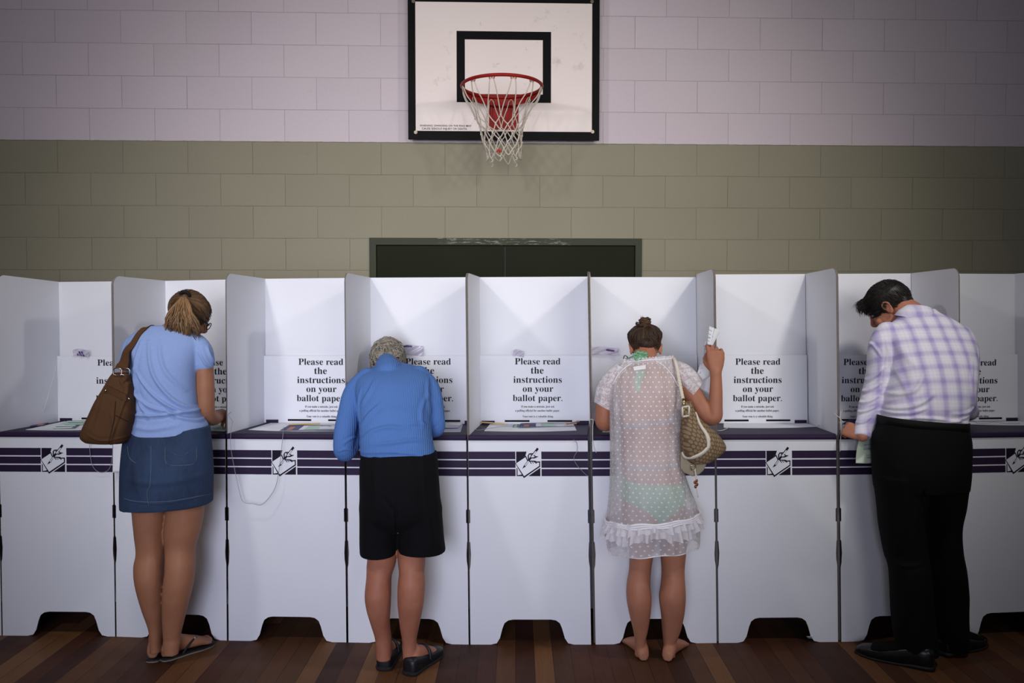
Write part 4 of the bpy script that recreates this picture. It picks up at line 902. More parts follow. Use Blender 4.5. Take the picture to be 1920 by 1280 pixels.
# seams, neckline frill, hem frills
mb=MB()
for pts in ([(1186,681),(1172,690),(1158,705),(1150,722)],[(1228,676),(1246,688),(1261,706),(1272,726)]): mb.tube(dtube(T3,pts,.002,16,None,.0025),.0022,6)
nk=pxl([dr[-1]])[0]
nr=[Vector((nk[0]+(nk[3]+.001)*math.cos(q),nk[1]+(nk[4]+.001)*math.sin(q),nk[2]+nk[5]*nk[3]*math.cos(q)+nk[6]*nk[4]*math.sin(q))) for q in np.linspace(0,2*math.pi,80,endpoint=False)]
mb.tube(nr,.0022,6,closed=True); mb.tube([p+Vector((0,0,-.008)) for p in nr],.0015,6,closed=True); mb.build('seam_piping',M_WSEAM,o,True)
V=[];F=[];n=240
for k in range(n):
    q=2*math.pi*k/n; p=Vector((nk[0]+nk[3]*math.cos(q),nk[1]+nk[4]*math.sin(q),nk[2]+nk[5]*nk[3]*math.cos(q)+nk[6]*nk[4]*math.sin(q))); w=.004*math.sin(q*34); d=Vector((math.cos(q),math.sin(q),0))
    V+=[p,p+d*w+Vector((0,0,.013+.003*math.sin(q*51)))]
F=[(2*k,2*((k+1)%n),2*((k+1)%n)+1,2*k+1) for k in range(n)]; link('neck_frill',pydata(V,F),M_LACE,o,True)
def ruffle(pyc,drop,flare,seed,rows_extra):
    rr_=pxl([(pyc,)+rows_extra])[0]; n=360; V=[];UV=[]; rg=random.Random(seed); ph=[rg.uniform(0,6.28) for _ in range(5)]
    m=7
    for i in range(m):
        f=i/(m-1)
        for k in range(n+1):
            q=2*math.pi*k/n; w=(.007*math.sin(q*23+ph[0]+1.6*math.sin(q*3+ph[3]))+.006*math.sin(q*37+ph[1])+.004*math.sin(q*11+ph[2]))*(.25+f)
            a,b=rr_[3]+.004+flare*f+w,rr_[4]+.004+flare*f+w; x,y=a*math.cos(q),b*math.sin(q); y=min(y,.86*rr_[4]+.004)
            V.append((rr_[0]+x,rr_[1]+y,rr_[2]+rr_[5]*x-drop*f*(1+.22*math.sin(q*5+ph[4])+.1*math.sin(q*13))+.004*math.sin(q*29+ph[1])*f)); UV.append((q*6,f*3))
    F=[(i*(n+1)+k,i*(n+1)+k+1,(i+1)*(n+1)+k+1,(i+1)*(n+1)+k) for i in range(m-1) for k in range(n)]
    return V,F,UV,rr_
for q_ in ((966,.040,.012,4,(1139,1307,-1.605,.142,0,2.3,.09)),(972,.062,.010,8,(1138,1308,-1.605,.142,0,2.3,.09))):
    V,F,UV,rr_=ruffle(*q_); link('hem_ruffle',pydata(V,F,None,UV),M_FRILL,o,True)
mb=MB()
for dz in (.002,-.006,-.014): mb.tube([(rr_[0]+(rr_[3]+.007+dz*.15)*math.cos(q),rr_[1]+min((rr_[4]+.007)*math.sin(q),.86*rr_[4]+.004),rr_[2]+.012+dz+rr_[5]*rr_[3]*math.cos(q)+.003*math.sin(q*9+dz*90)) for q in np.linspace(0,2*math.pi,120,endpoint=False)],.0055,6,closed=True)
hm=pxl([dr[0]])[0]; mb.tube([(hm[0]+hm[3]*math.cos(q),hm[1]+min(hm[4]*math.sin(q),hm[4]*.86),hm[2]+hm[5]*hm[3]*math.cos(q)+.004*math.sin(q*7)) for q in np.linspace(0,2*math.pi,120,endpoint=False)],.0025,6,closed=True)
mb.build('hem_band',M_WSEAM,o,True)
# swimwear under the dress
M_GRN=fabric('green_swim_cloth',srgb(120,178,138),.12,.7); M_STR=mat('blue_grey_strap',srgb(128,142,166),.7,.2)
T3b=bvh(P3)
rows=[(972,1206,1250,-1.598,.120),(962,1184,1272,-1.60,.124),(940,1168,1284,-1.605,.130),(915,1163,1283,-1.606,.130),(893,1163,1277,-1.603,.120),(880,1164,1272,-1.60,.112)]
g=cloth('bikini_bottom',[loft(pxl(rows),40,30)],P3,M_GRN,.005,3)
mb=MB(); mb.tube(dtube(T3b,[(1160,800),(1200,799),(1215,795),(1240,792),(1272,782)],.004,24,None,.003),.0055,6); mb.build('bikini_strap',M_STR,P3,True)
mb=MB(); mb.tube(dtube(T3b,[(1166,874),(1200,878),(1240,876),(1272,872)],.004,24,None,.003),.0045,6); mb.build('waist_cord',M_STR,P3,True)
# halter bow, tag
nb=at(1200,668,-1.535); rg=random.Random(2)
def ribbon(pts,w,n=16,nrm=(0,-1,.1),th=.0012):
    S=[Vector(v) for v in spline(pts,n)]; V=[]; N=Vector(nrm)
    for i,q in enumerate(S):
        d=(S[min(i+1,n-1)]-S[max(i-1,0)]).normalized(); s_=d.cross(N); s_=s_.normalized() if s_.length>1e-4 else Vector((1,0,0)); m=s_.cross(d).normalized(); ww=w if not callable(w) else w(i/(n-1))
        for a,b in ((-1,-1),(1,-1),(1,1),(-1,1)): V.append(q+s_*a*ww+m*b*th)
    return V,[(i*4+k,i*4+(k+1)%4,i*4+4+(k+1)%4,i*4+4+k) for i in range(n-1) for k in range(4)]+[(3,2,1,0),(n*4-4,n*4-3,n*4-2,n*4-1)]
mb=MB(); mb.add(*ell(tuple(nb),(.009,.009,.010)))
for dx,dz,L in ((-1,.25,.030),(1,.35,.032),(-.55,.85,.024),(.6,.75,.022),(-.8,-.4,.024)):
    d=Vector((dx,-.25,dz)).normalized(); u_=Vector((-dz,0,dx)).normalized(); mb.add(*ribbon([nb,nb+d*L*.45+u_*.009,nb+d*L*.95+u_*.004,nb+d*L-u_*.003,nb+d*L*.5-u_*.008,nb],.006,20,(.2,-1,.5)))
mb.add(*ribbon([nb,nb+Vector((-.005,-.008,-.012)),nb+Vector((-.008,-.006,-.032))],.0075,10)); mb.add(*ribbon([nb,nb+Vector((.008,-.008,-.010)),nb+Vector((.013,-.006,-.030))],.0065,10))
mb.add(*ribbon([nb+Vector((-.006,0,0)),nb+Vector((-.030,.02,-.002)),nb+Vector((-.052,.05,-.016))],.0035,10)); mb.add(*ribbon([nb+Vector((.006,0,.004)),nb+Vector((.030,.01,.004)),nb+Vector((.058,.045,-.016))],.0035,10))
bw_=mb.build('halter_bow',fabric('green_bow_cloth',srgb(118,170,132),.15,.7),P3,True)
V,F=patch(T3,[(1191,694),(1211,692),(1207,704),(1199,722)],-.004,6,8); link('bow_tail',pydata(V,F),bw_.data.materials[0],bw_); V,F=patch(T3,[(1190,704),(1202,704),(1201,734),(1193,733)],-.0045,6,8); link('bow_tail',pydata(V,F),bw_.data.materials[0],bw_)
V,F=patch(T3,[(1187,688),(1211,684),(1210,692),(1189,695)],.0015,6,2); link('garment_tag',pydata(V,F),M_WSEAM,o)
# dark hair in a top knot
HM3=hair_mat('dark_brown_hair',srgb(24,16,12),srgb(104,72,46),.6); rg=random.Random(21); curves=[]
bun=at(1209,609,-1.40)
for k in range(1500):
    th=rg.uniform(-3.14,3.14); ph=rg.uniform(.35,1.0)
    loc=Vector((.083*math.sin(th)*math.sin(ph*2.5),-.014-.097*math.cos(th)*math.sin(ph*2.5),.034+.09*math.cos(ph*2.5)))
    if loc.y>.06 and loc.z<.06: continue
    if loc.y<-.02 and loc.z<.03: loc.y-=.006+.10*(.03-loc.z); loc.x*=.96
    if abs(loc.x)>.055 and loc.z<-.005: continue
    st=H3@loc; ce=H3@Vector((0,-.012,.03)); mid=st.lerp(bun,.5); mid=ce+(mid-ce).normalized()*rg.uniform(.086,.094)
    curves.append(([st,mid,bun],.0018,min(1,max(0,rg.gauss(.2,.22)))))
for k in range(170):
    ph=rg.uniform(0,6.28); big=k%3==0; z0=rg.uniform(-.024,.026); R0=math.sqrt(max(.00002,.027**2-z0*z0))*rg.uniform(.9,1.08); tilt=rg.uniform(-.6,.6); bc=bun+(Vector((-.016,-.004,-.016)) if big else Vector((0,0,.002)))
    curves.append(([bc+Vector((R0*math.cos(ph+q),R0*math.sin(ph+q),z0+.003*q+tilt*R0*math.cos(ph+q))) for q in (0,.7,1.4,2.1,2.8)],.0028,min(1,max(0,rg.gauss(.35,.25)))))
curves.append(([H3@Vector((-.005,-.098,-.035)),H3@Vector((.004,-.104,-.055)),H3@Vector((-.004,-.100,-.062))],.002,.05))
hair_obj([ell((0,-.016,.036),(.084,.098,.087),H3),ell((0,.030,.062),(.066,.055,.052),H3),ell((0,-.070,.002),(.053,.034,.044),H3),ell(tuple(bun),(.023,.023,.025)),ell(tuple(bun+Vector((-.012,0,-.014))),(.026,.024,.018))],curves,P3,HM3,13,.0055,.1)
# glasses stem and earring at her left
mb=MB(); p=[at(1170,678,-1.40),at(1170,668,-1.38),at(1175,670,-1.36),at(1178,671,-1.34)]; mb.tube([at(1176.5,677,-1.42),at(1176.5,669,-1.41),at(1172,666,-1.37),at(1169.5,669,-1.35),at(1170,679,-1.35)],.0022,6); mb.build('glasses',M_BLKP,P3,True)
# ============================================================ man in the checked shirt
st_=[(797,1655,1805,-1.645,.120,0,2.4,-.09),(772,1658,1811,-1.64,.128,0,2.4),(730,1667,1822,-1.62,.130,0,2.4),(690,1673,1825,-1.59,.130,0,2.4),(655,1666,1825,-1.56,.106,-.08,2.4),(630,1656,1821,-1.53,.090,-.1,2.4),(612,1664,1803,-1.505,.080,-.12,2.3),(598,1680,1780,-1.475,.078,-.12),(588,1690,1760,-1.455,.066,-.1),(580,1696,1750,-1.44,.058,-.1)]
tr=[(792,1654,1806,-1.648,.122,0,2.4,-.08),(824,1642,1812,-1.665,.14,0,2.4),(875,1642,1811,-1.68,.150,0,2.4),(915,1645,1808,-1.675,.145,0,2.4)]
trL=[(890,1643,1742,-1.69,.125),(940,1648,1733,-1.69,.110),(985,1653,1728,-1.69,.098),(1036,1660.5,1735,-1.69,.092),(1067,1670,1739,-1.70,.092),(1105,1672.5,1744,-1.70,.090),(1150,1675,1747,-1.695,.088),(1190,1680,1752,-1.69,.088),(1222,1688,1756,-1.69,.080)]
trR=[(890,1718,1810,-1.66,.125),(940,1730,1804,-1.65,.108),(985,1739,1796.5,-1.64,.094),(1030,1739.5,1799,-1.63,.090),(1067,1738,1806.5,-1.62,.090),(1110,1741,1810,-1.61,.088),(1155,1746,1810,-1.60,.086),(1186,1752,1811,-1.595,.086),(1212,1760,1810,-1.59,.078)]
H4=frame(tuple(at(1667,577,-1.36)),(-.66,.50,-.64),roll=-.02,s=.99)
hl,tl4=fl(1752,1256),fl(1622,1226); hr,tr4=fl(1765,1229),fl(1832,1208)
wr=at(1617,817,-1.60)
parts=[loft(pxl(grow(st_,-.012)),36),loft(pxl(grow(tr,-.014)),36),loft(pxl(grow(trL,-.02)),26),loft(pxl(grow(trR,-.02)),26),
 limb([(1715,600,-1.475,.066),(1708,588,-1.44,.060),(1690,578,-1.40,.058),(1678,572,-1.375,.055)]),
 limb([(1660,635,-1.53,.05),(1650,690,-1.53,.044),(1641,735,-1.53,.042),(1630,775,-1.555,.036),(1618,810,-1.585,.027),(1617,817,-1.60,.026)],18,44),
 limb([(1808,640,-1.53,.05),(1813,700,-1.52,.043),(1812,752,-1.50,.036),(1820,772,-1.40,.032),(1816,776,-1.26,.026)],18,40)]+head_parts(H4,True)
HW=frame(wr,(-.46,.62,.26),(-.45,-.75,.5))
parts+=hand_parts(HW,[(.7,.9,.5),(.75,.95,.55),(.8,1.0,.55),(.85,1.0,.6)],1,[(.020,.018,-.010),(.034,.044,-.030),(.030,.068,-.046),(.020,.084,-.052)],.03,.90)
parts+=hand_parts(frame(at(1816,776,-1.26),(.0,.98,-.10)),[(.5,.6,.4)]*4,-1)
B4=Vector(((hl.x+hr.x)/2,(hl.y+hr.y)/2,0))
for hh,tt in ((hl,tl4),(hr,tr4)):
    d=(tt-hh).normalized(); parts+=[shift(p,(0,0,.022)) for p in foot_parts((hh+d*.075)[:2],math.atan2(d.x,d.y),.25,False)]+[ell((hh.x+d.x*.075,hh.y+d.y*.075,.10),(.036,.04,.06))]
P4=body(parts,B4,'dark haired man in a lavender checked shirt and black trousers, leaning over a booth desk',SKIN4,'people voting at the booths')
eye_parts(H4,P4,(.1,.07,.05))
M_SH=mat('lavender_check_cotton',srgb(222,214,240),.8,.2); t=NT(M_SH); a=t.n('ShaderNodeAttribute'); a.attribute_name='cloth_st'; x,y,z=t.sep(a.outputs['Vector'])
def band(v,per,sh,pw): return t.math('POWER',t.math('ADD',.5,t.math('MULTIPLY',t.math('COSINE',t.math('MULTIPLY',t.math('ADD',v,sh),2*math.pi/per)),.5)),pw)
gx=t.math('ADD',t.math('MULTIPLY',band(x,.068,.0,2.4),.60),t.math('MULTIPLY',band(x,.0155,.0,5),.10)); gz=t.math('ADD',t.math('MULTIPLY',band(z,.070,.0,2.4),.46),t.math('MULTIPLY',band(z,.0165,.0,5),.10))
t.color(t.mix(t.math('MINIMUM',t.math('ADD',gx,gz),1.0),srgb(238,236,247),srgb(172,160,212))); t.bump(t.noise(t.coord(),420,2),.15,.0006)
sl=[(1664,624,-1.52,.052),(1654,648,-1.53,.058),(1650,690,-1.53,.058),(1642,730,-1.53,.056),(1632,768,-1.55,.054),(1623,793,-1.57,.040),(1619.5,803,-1.58,.032)]
sr=[(1800,632,-1.52,.056),(1810,660,-1.525,.056),(1812,700,-1.52,.051),(1811,742,-1.51,.047),(1815,764,-1.47,.040),(1820,772,-1.38,.037),(1817,776,-1.28,.033)]
fs=[([(1680,640),(1688,690),(1690,740)],.012,.005),([(1677,655),(1672,690),(1668,730)],.008,-.008),([(1668,740),(1700,730),(1720,700)],.012,.007),([(1665,765),(1700,755),(1730,735)],.012,.007),([(1660,785),(1700,778),(1750,782),(1800,790)],.010,.008),([(1657,772),(1690,770),(1715,760)],.008,.006),([(1720,790),(1760,785),(1800,775)],.009,.007),([(1818,760),(1790,770),(1760,770)],.010,.006),([(1660,795),(1720,792),(1800,800)],.007,-.005),
    ([(1640,620),(1655,640),(1668,670)],.007,.006),([(1675,690),(1655,712),(1640,722)],.009,.007),([(1668,720),(1645,738),(1622,742)],.008,.008),([(1662,745),(1640,758),(1612,765)],.008,.008),([(1655,765),(1635,775),(1610,785)],.007,.007),([(1645,785),(1630,795),(1610,800)],.006,.005),([(1640,650),(1648,690),(1640,720)],.010,.005),([(1690,620),(1700,660),(1715,690)],.02,.004),([(1815,680),(1806,720),(1812,760)],.012,.006)]
cuff=tube([at(1622,793,-1.57),at(1619,806,-1.58),at(1616.5,820,-1.595)],[.040,.0375,.036],24)
me=merge([loft(pxl(st_),44,60),limb(sl,22,44),limb(sr,22,44),cuff],.0045,6); folds(me,fs,-1.66,.0022,(9,9,9),.4,17.)
A,_=arr(me); S=np.zeros_like(A); S[:,0]=A[:,0]-at(1731,700,-1.7).x; S[:,2]=A[:,2]+.35*(A[:,1]+1.6)
AX=spline([tuple(at(a,b,Y)) for a,b,Y,r in sl],40); ln=np.concatenate([[0],np.cumsum(np.linalg.norm(np.diff(AX,axis=0),axis=1))])
D=np.linalg.norm(A[:,None,:]-AX[None,:,:],axis=2); k=D.argmin(1)
wgt=np.clip((at(1672,660,-1.6).x-A[:,0])/.10,0,1)*np.clip((1.35-A[:,2])/.15,0,1); S[:,0]+=wgt*(AX[20,0]-AX[k,0])*.8
at_=me.attributes.new('cloth_st','FLOAT_VECTOR','POINT'); at_.data.foreach_set('vector',S.ravel()); me.materials.clear(); P4s=link('shirt',me,M_SH,P4,True)
T4=bvh(P4s)
tuck(P4,P4s,[(1660,632,-1.53,.075),(1655,655,-1.53,.05),(1808,640,-1.53,.06),(1722,596,-1.47,.05)])
# collar
rows=pxl([(600,1680,1765,-1.465,.078,.05,2.0),(588,1688,1756,-1.46,.072,-.05,2.0),(577,1696,1745,-1.45,.062,-.15,2.0)]); Vc=[];n=60
for rr_,off in ((rows[0],.004),(rows[1],.003),(rows[2],.0),(rows[2],-.004),(rows[1],-.004)):
    for j in range(n):
        q=2*math.pi*j/n; x,y=(rr_[3]+off)*math.cos(q),(rr_[4]+off)*math.sin(q); Vc.append((rr_[0]+x,rr_[1]+y,rr_[2]+rr_[6]*y-.20*x))
Fc=[(i*n+j,i*n+(j+1)%n,(i+1)*n+(j+1)%n,(i+1)*n+j) for i in range(4) for j in range(n)]
me=pydata(Vc,Fc); at_=me.attributes.new('cloth_st','FLOAT_VECTOR','POINT'); at_.data.foreach_set('vector',np.array([(v[0]*.8+.02,0,v[2]+.018) for v in Vc]).ravel()); link('collar',me,M_SH,P4s,True)
M_TR=fabric('black_suiting',srgb(9,9,11),.2,.85,500,.15)
P4t=cloth('trousers',[loft(pxl(tr),44,40),loft(pxl(trL),34,60),loft(pxl(trR),34,60)],P4,M_TR,.005,5,[([(1690,880),(1700,960),(1695,1040)],.02,.005),([(1700,1060),(1710,1120),(1705,1200)],.02,.006),([(1680,1050),(1700,1065),(1730,1060)],.012,.005),([(1770,960),(1775,1040),(1780,1150)],.02,.006),([(1728,920),(1732,950)],.012,-.008)],-1.8,.0025)
mb=MB(); wb=pxl([(792,1653,1807,-1.648,.124,0,2.4,-.08)])[0]
V=[];n=60
for dz,off in ((-.018,.002),(-.017,.006),(.017,.006),(.018,.002)):
    for j in range(n):
        q=2*math.pi*j/n; c,s=math.cos(q),math.sin(q); x,y=(wb[3]+off)*math.copysign(abs(c)**(2/2.4),c),(wb[4]+off)*math.copysign(abs(s)**(2/2.4),s); V.append((wb[0]+x,wb[1]+y,wb[2]+dz+wb[5]*x))
F=[(i*n+j,i*n+(j+1)%n,(i+1)*n+(j+1)%n,(i+1)*n+j) for i in range(3) for j in range(n)]; link('belt',pydata(V,F),mat('black_belt_leather',srgb(14,13,14),.7,.2),P4t,True)
M_SHO=mat('polished_black_leather',srgb(14,14,16),.28,.5)
for hh,tt,L in ((hl,tl4,.315),(hr,tr4,.31)):
    d=(tt-hh).normalized(); tt=hh+d*L
    V,F=shoe_shell(hh,tt,.047,[(0,.35,.06),(.015,.6,.085),(.06,.78,.098),(.18,.84,.098),(.32,.86,.088),(.45,.92,.076),(.58,1.02,.064),(.70,1.06,.056),(.82,.96,.050),(.92,.72,.042),(.98,.45,.032),(1,.22,.024)]); s_=link('dress_shoe',pydata(V,F),M_SHO,P4,True)
    V,F=shoe_shell(hh-d*.004,tt+d*.005,.050,[(0,.4,.02),(.02,.7,.022),(.1,.86,.022),(.26,.88,.020),(.4,.9,.012),(.6,1.06,.012),(.75,1.1,.012),(.9,.82,.012),(1,.3,.012)]); link('sole',pydata(V,F),mat('leather_sole',srgb(20,18,18),.6),s_,True)
M_SOCK=mat('black_sock',srgb(12,12,14),.9,.1)
for hh,tt in ((hl,tl4),(hr,tr4)):
    d=(tt-hh).normalized(); q=hh+d*.075; cloth('sock',[shift(p,(0,0,.024)) for p in foot_parts(q[:2],math.atan2(d.x,d.y),.262,False)]+[ell((q.x,q.y,.10),(.043,.047,.075))],P4,M_SOCK,.006,2)
# short dark hair
HM4=hair_mat('black_brown_hair',srgb(12,10,10),srgb(44,36,30)); rg=random.Random(31); curves=[]
for k in range(2600):
    a=rg.uniform(0,2*math.pi); ph=math.acos(rg.uniform(-.45,1)); d=Vector((math.sin(ph)*math.cos(a),math.sin(ph)*math.sin(a),math.cos(ph)))
    b=Vector((d.x*.080,-.014+d.y*.102,.030+d.z*.094))
    if b.y>.055 and b.z<.05: continue
    if abs(b.x)>.05 and b.y>-.03 and b.z<-.005 and not (.02<b.y<.045 and b.z>-.03): continue
    flow=Vector((0,.4 if b.z>.06 else -.25,-.9 if b.z<.06 else -.1)); 
    if b.y>.02: flow=Vector((rg.uniform(-.3,.3),.9,.1))
    flow=(flow-d*flow.dot(d)).normalized(); L=rg.uniform(.018,.034)*(1.5 if b.y>.03 else 1); lift=rg.uniform(.1,.45)*(1.6 if b.y>.03 else .8)
    curves.append(([H4@b,H4@(b+flow*L*.5+d*L*lift*.3),H4@(b+flow*L+d*L*lift*.4)],.0016,min(1,max(0,rg.gauss(.3,.25)))))
for k in range(320): # tousled fringe
    x=rg.uniform(-.055,.055); b=Vector((x,.068+rg.uniform(-.02,.012),.088-abs(x)*.35+rg.uniform(-.018,.01))); L=rg.uniform(.03,.055); e=Vector((x*.6+rg.uniform(-.25,.25),.85,rg.uniform(-.55,.35))).normalized()
    curves.append(([H4@b,H4@(b+e*L*.5+Vector((0,0,.012))),H4@(b+e*L+Vector((0,0,rg.uniform(-.012,.006))))],.0015,rg.uniform(.0,.3)))
hair_obj([ell((0,-.018,.036),(.081,.103,.092),H4),ell((0,.026,.060),(.064,.050,.046),H4),ell((0,-.078,-.012),(.058,.032,.05),H4)],curves,P4,HM4,6,.0055,.12)
# ------------------------------------------------------------------ bags
M_BRN=mat('brown_suede',srgb(84,54,30),.8,.2); t=NT(M_BRN); c=t.coord(); t.color(t.mix(t.noise(c,9,5,.6),srgb(62,41,24),srgb(90,60,35))); t.bump(t.noise(c,160,4),.3,.0012)
M_MET=mat('nickel_fitting',srgb(170,165,155),.25,.5,Metallic=1.0)
bag=[(698,212,241,-1.70,.020,0,2.6,.0),(708,205,243,-1.705,.032,0,2.6),(730,194,247,-1.71,.046,0,2.8),(755,180,250,-1.715,.058,0,2.8,-.02),(785,167,249,-1.72,.066,0,3,-.05),(808,157,243,-1.725,.070,0,3,-.06),(822,155,239,-1.725,.068,0,3,-.06),(830,163,234,-1.725,.055,0,2.6,-.03)]
me=merge([loft(pxl(bag),44,60)],.0045,4); folds(me,[([(222,705),(228,740),(218,790),(204,835)],.006,.005),([(213,708),(220,722),(228,712)],.008,-.008),([(205,770),(212,800),(205,830)],.010,.004),([(190,745),(182,790),(170,820)],.014,.003),([(230,770),(240,790),(238,815)],.010,.004),([(160,812),(190,826),(235,820)],.006,.004)],-1.79,.003,(7,7,7),.45,5.)
me.materials.clear()
pb=at(200,832,-1.725); BG=empty('shoulder_bag',pb,'brown suede shoulder bag hanging from the left shoulder of the woman in the blue tee','bag')
bo=link('bag_body',me,M_BRN,BG,True); TB=bvh(bo); TT=bvh(P1t)
mb=MB(); path=[(at(287,613,-1.50),.010),(drape(TT,275,615,.004),.011),(drape(TT,262,627,.006),.012),(drape(TT,251,645,.006),.014),(drape(TT,242,660,.007)+Vector((0,-.012,0)),.018),(at(232,678,-1.70),.025),(at(227,693,-1.71),.030)]
S=spline([tuple(p)+(w,) for p,w in path],30); V=[];F=[]
for i,q in enumerate(S):
    p=Vector(q[:3]); d=(Vector(S[min(i+1,29)][:3])-Vector(S[max(i-1,0)][:3])).normalized(); n=Vector((-.25,-1,.25)); s=d.cross(n).normalized(); n=s.cross(d).normalized()
    for a,b in ((-1,-1),(1,-1),(1,1),(-1,1)): V.append(p+s*a*q[3]+n*b*.002)
F=[(i*4+j,i*4+(j+1)%4,i*4+4+(j+1)%4,i*4+4+j) for i in range(29) for j in range(4)]+[(3,2,1,0),(116,117,118,119)]
link('strap',pydata(V,F),M_BRN,BG)
for px in (220,235):
    c0=at(px,697,-1.735); mb=MB(); mb.tube(spline([c0+Vector((-.014,0,-.011)),c0+Vector((.014,0,-.011)),c0+Vector((.016,0,.011)),c0+Vector((-.012,0,.013))],24,True),.0022,6,closed=True); mb.build('buckle_ring',M_MET,BG,True)
ribbon=[drape(TB,a,b,.004) for a,b in spline([(196,731),(203,730),(215,735),(228,742),(240,747)],20)]
V=[];F=[]
for i,p in enumerate(ribbon):
    for dz,l in ((-.014,0),(.014,0),(.014,.004),(-.014,.004)): V.append(p+Vector((0,-l,dz)))
F=[(i*4+j,i*4+(j+1)%4,i*4+4+(j+1)%4,i*4+4+j) for i in range(19) for j in range(4)]+[(3,2,1,0),(76,77,78,79)]
tb=link('belt_tab',pydata(V,F),M_BRN,BG)
for a,b in ((200,733),(228,704),(238,747)):
    mb=MB(); p=drape(TB,a,b,.008); mb.add(*ell(tuple(p),(.005,.004,.005),None,10,8)); mb.build('stud',M_MET,BG,True)
mb=MB(); 
for pts in ([(217,752),(213,790),(204,832)],[(217,778),(228,784),(240,790)]): mb.tube(dtube(TB,pts,.001,20,None,.001),.0016,5)
mb.build('seam',mat('dark_thread',srgb(44,28,16),.9),bo)
# the tan patterned bag
M_MONO=mat('tan_patterned_canvas',srgb(140,118,90),.75,.2); t=NT(M_MONO); c=t.coord(); x,y,z=t.sep(c)
u=t.math('DIVIDE',t.math('ADD',x,t.math('MULTIPLY',y,.8)),.0150); v=t.math('DIVIDE',t.math('ADD',z,t.math('MULTIPLY',x,.25)),.0170); k=t.math('FLOOR',v)
fx=t.math('SUBTRACT',t.math('FRACT',t.math('ADD',u,t.math('MULTIPLY',t.math('MODULO',k,2.0),.5))),.5); fy=t.math('SUBTRACT',t.math('FRACT',v),.5)
d=t.math('SQRT',t.math('ADD',t.math('MULTIPLY',fx,fx),t.math('MULTIPLY',t.math('MULTIPLY',fy,fy),.85)))
blob=t.ramp(d,[(.34,(1,)*3),(.42,(0,)*3)]); inner=t.ramp(d,[(.10,(1,)*3),(.17,(0,)*3)])
col=t.mix(blob,srgb(104,84,62),srgb(142,122,94)); col=t.mix(t.math('MULTIPLY',inner,.45),col,srgb(118,98,72)); t.color(col); t.bump(t.noise(c,500,2),.2,.0005)
M_CREAM=vary(mat('cream_leather',srgb(214,206,188),.5,.35),srgb(214,206,188),.08,20)
M_TAUPE=vary(mat('taupe_leather',srgb(158,146,126),.6,.3),srgb(158,146,126),.1,20)
M_GOLD=mat('pale_gold_fitting',srgb(196,176,130),.25,.5,Metallic=1.0)
bg2=[(752,1281,1297,-1.665,.018,0,2.6),(768,1279,1302,-1.67,.028,0,2.6),(786,1278.5,1314,-1.675,.040,0,2.8),(803,1277.5,1338,-1.68,.052,0,2.8,-.1),(822,1277,1355,-1.685,.062,0,2.8,-.1),(840,1278,1360,-1.685,.064,0,2.6),(855,1285,1350,-1.685,.058,0,2.5,.1),(867,1296,1330,-1.685,.045,0,2.4,.1)]
pb=at(1305,868,-1.685); BG2=empty('patterned_handbag',pb,'tan patterned handbag with cream trim hanging from the shoulder of the sheer dress woman','bag')
me=merge([loft(pxl(bg2),40,50)],.0042,4); folds(me,[([(1312,800),(1325,820),(1330,838)],.010,-.005),([(1335,815),(1340,835),(1330,858)],.012,.004)],-1.75,.002,(8,8,8),.4,2.); me.materials.clear()
bo=link('bag_body',me,M_MONO,BG2,True); TB=bvh(bo)
V=[];F=[];pts=spline([(1277.5,848),(1283,855),(1293,858),(1306,855),(1319,848),(1328,838),(1330,827),(1325,813),(1315,800),(1308,786),(1305,772)],44); wd_=np.interp(range(44),[0,6,20,27,36,43],[.003,.0065,.0075,.0085,.005,.003])
DP=np.array([drape(TB,a,b,.004) for a,b in pts])
for _ in range(6): DP[1:-1]=.25*DP[:-2]+.5*DP[1:-1]+.25*DP[2:]
for i in range(44):
    p=Vector(DP[i]); q=Vector(DP[min(i+1,43)]-DP[max(i-1,0)]); s=q.normalized().cross(Vector((0,-1,0))).normalized()
    for aa,l in ((-1,0),(1,0),(1,.003),(-1,.003)): V.append(p+s*aa*wd_[i]+Vector((0,-l+.005,0)))
F=[(i*4+j,i*4+(j+1)%4,i*4+4+(j+1)%4,i*4+4+j) for i in range(43) for j in range(4)]+[(3,2,1,0),(172,173,174,175)]
link('cream_trim',pydata(V,F),M_CREAM,BG2,True)
# lower taupe pouch behind, strap, clasp, hanging tag
P=[(1274,846),(1330,850),(1316,880),(1308,887),(1296,891),(1280,884),(1273,876)]
mb=MB(); q=[at(a,b,-1.66) for a,b in P]; mb.prism([(v.x,v.z) for v in q],lambda a,b:(a,-1.69,b),lambda a,b:(a,-1.63,b)); pm=mb.build('lower_pouch',M_TAUPE,BG2)
bv=pm.modifiers.new('b','BEVEL'); bv.width=.006; bv.segments=3
path=[at(1256,674,-1.44),at(1262,671,-1.50),at(1266,677,-1.55),at(1270,692,-1.585),at(1274,715,-1.615),at(1278,735,-1.65),at(1281,748,-1.68)]
S=spline(path,60); mb=MB()
for ph in (0,2.094,4.189):
    mb.tube([S[i]+.0042*np.array([math.cos(i*.85+ph),.6*math.sin(i*.85+ph),.3*math.sin(i*.85+ph)]) for i in range(60)],.0044,6)
mb.build('braided_strap',M_CREAM,BG2,True)
mb=MB(); mb.tube([at(1281,747,-1.69),at(1283,764,-1.70)],.0065,10); mb.build('clasp',M_GOLD,BG2,True)
mb=MB(); q=[at(a,b,-1.715) for a,b in ((1279.5,763),(1292,761),(1292,779),(1280,781))]
for a,b in zip(q,q[1:]+q[:1]): mb.tube([a,b],.0042,8)
mb.build('square_ring',M_CREAM,BG2,True)
mb=MB(); q=[at(a,b,-1.708) for a,b in ((1282,770),(1287,764),(1291,772),(1286,777))]; mb.tube(spline(q,16,True),.0022,6,closed=True); mb.build('gold_ring',M_GOLD,BG2,True)
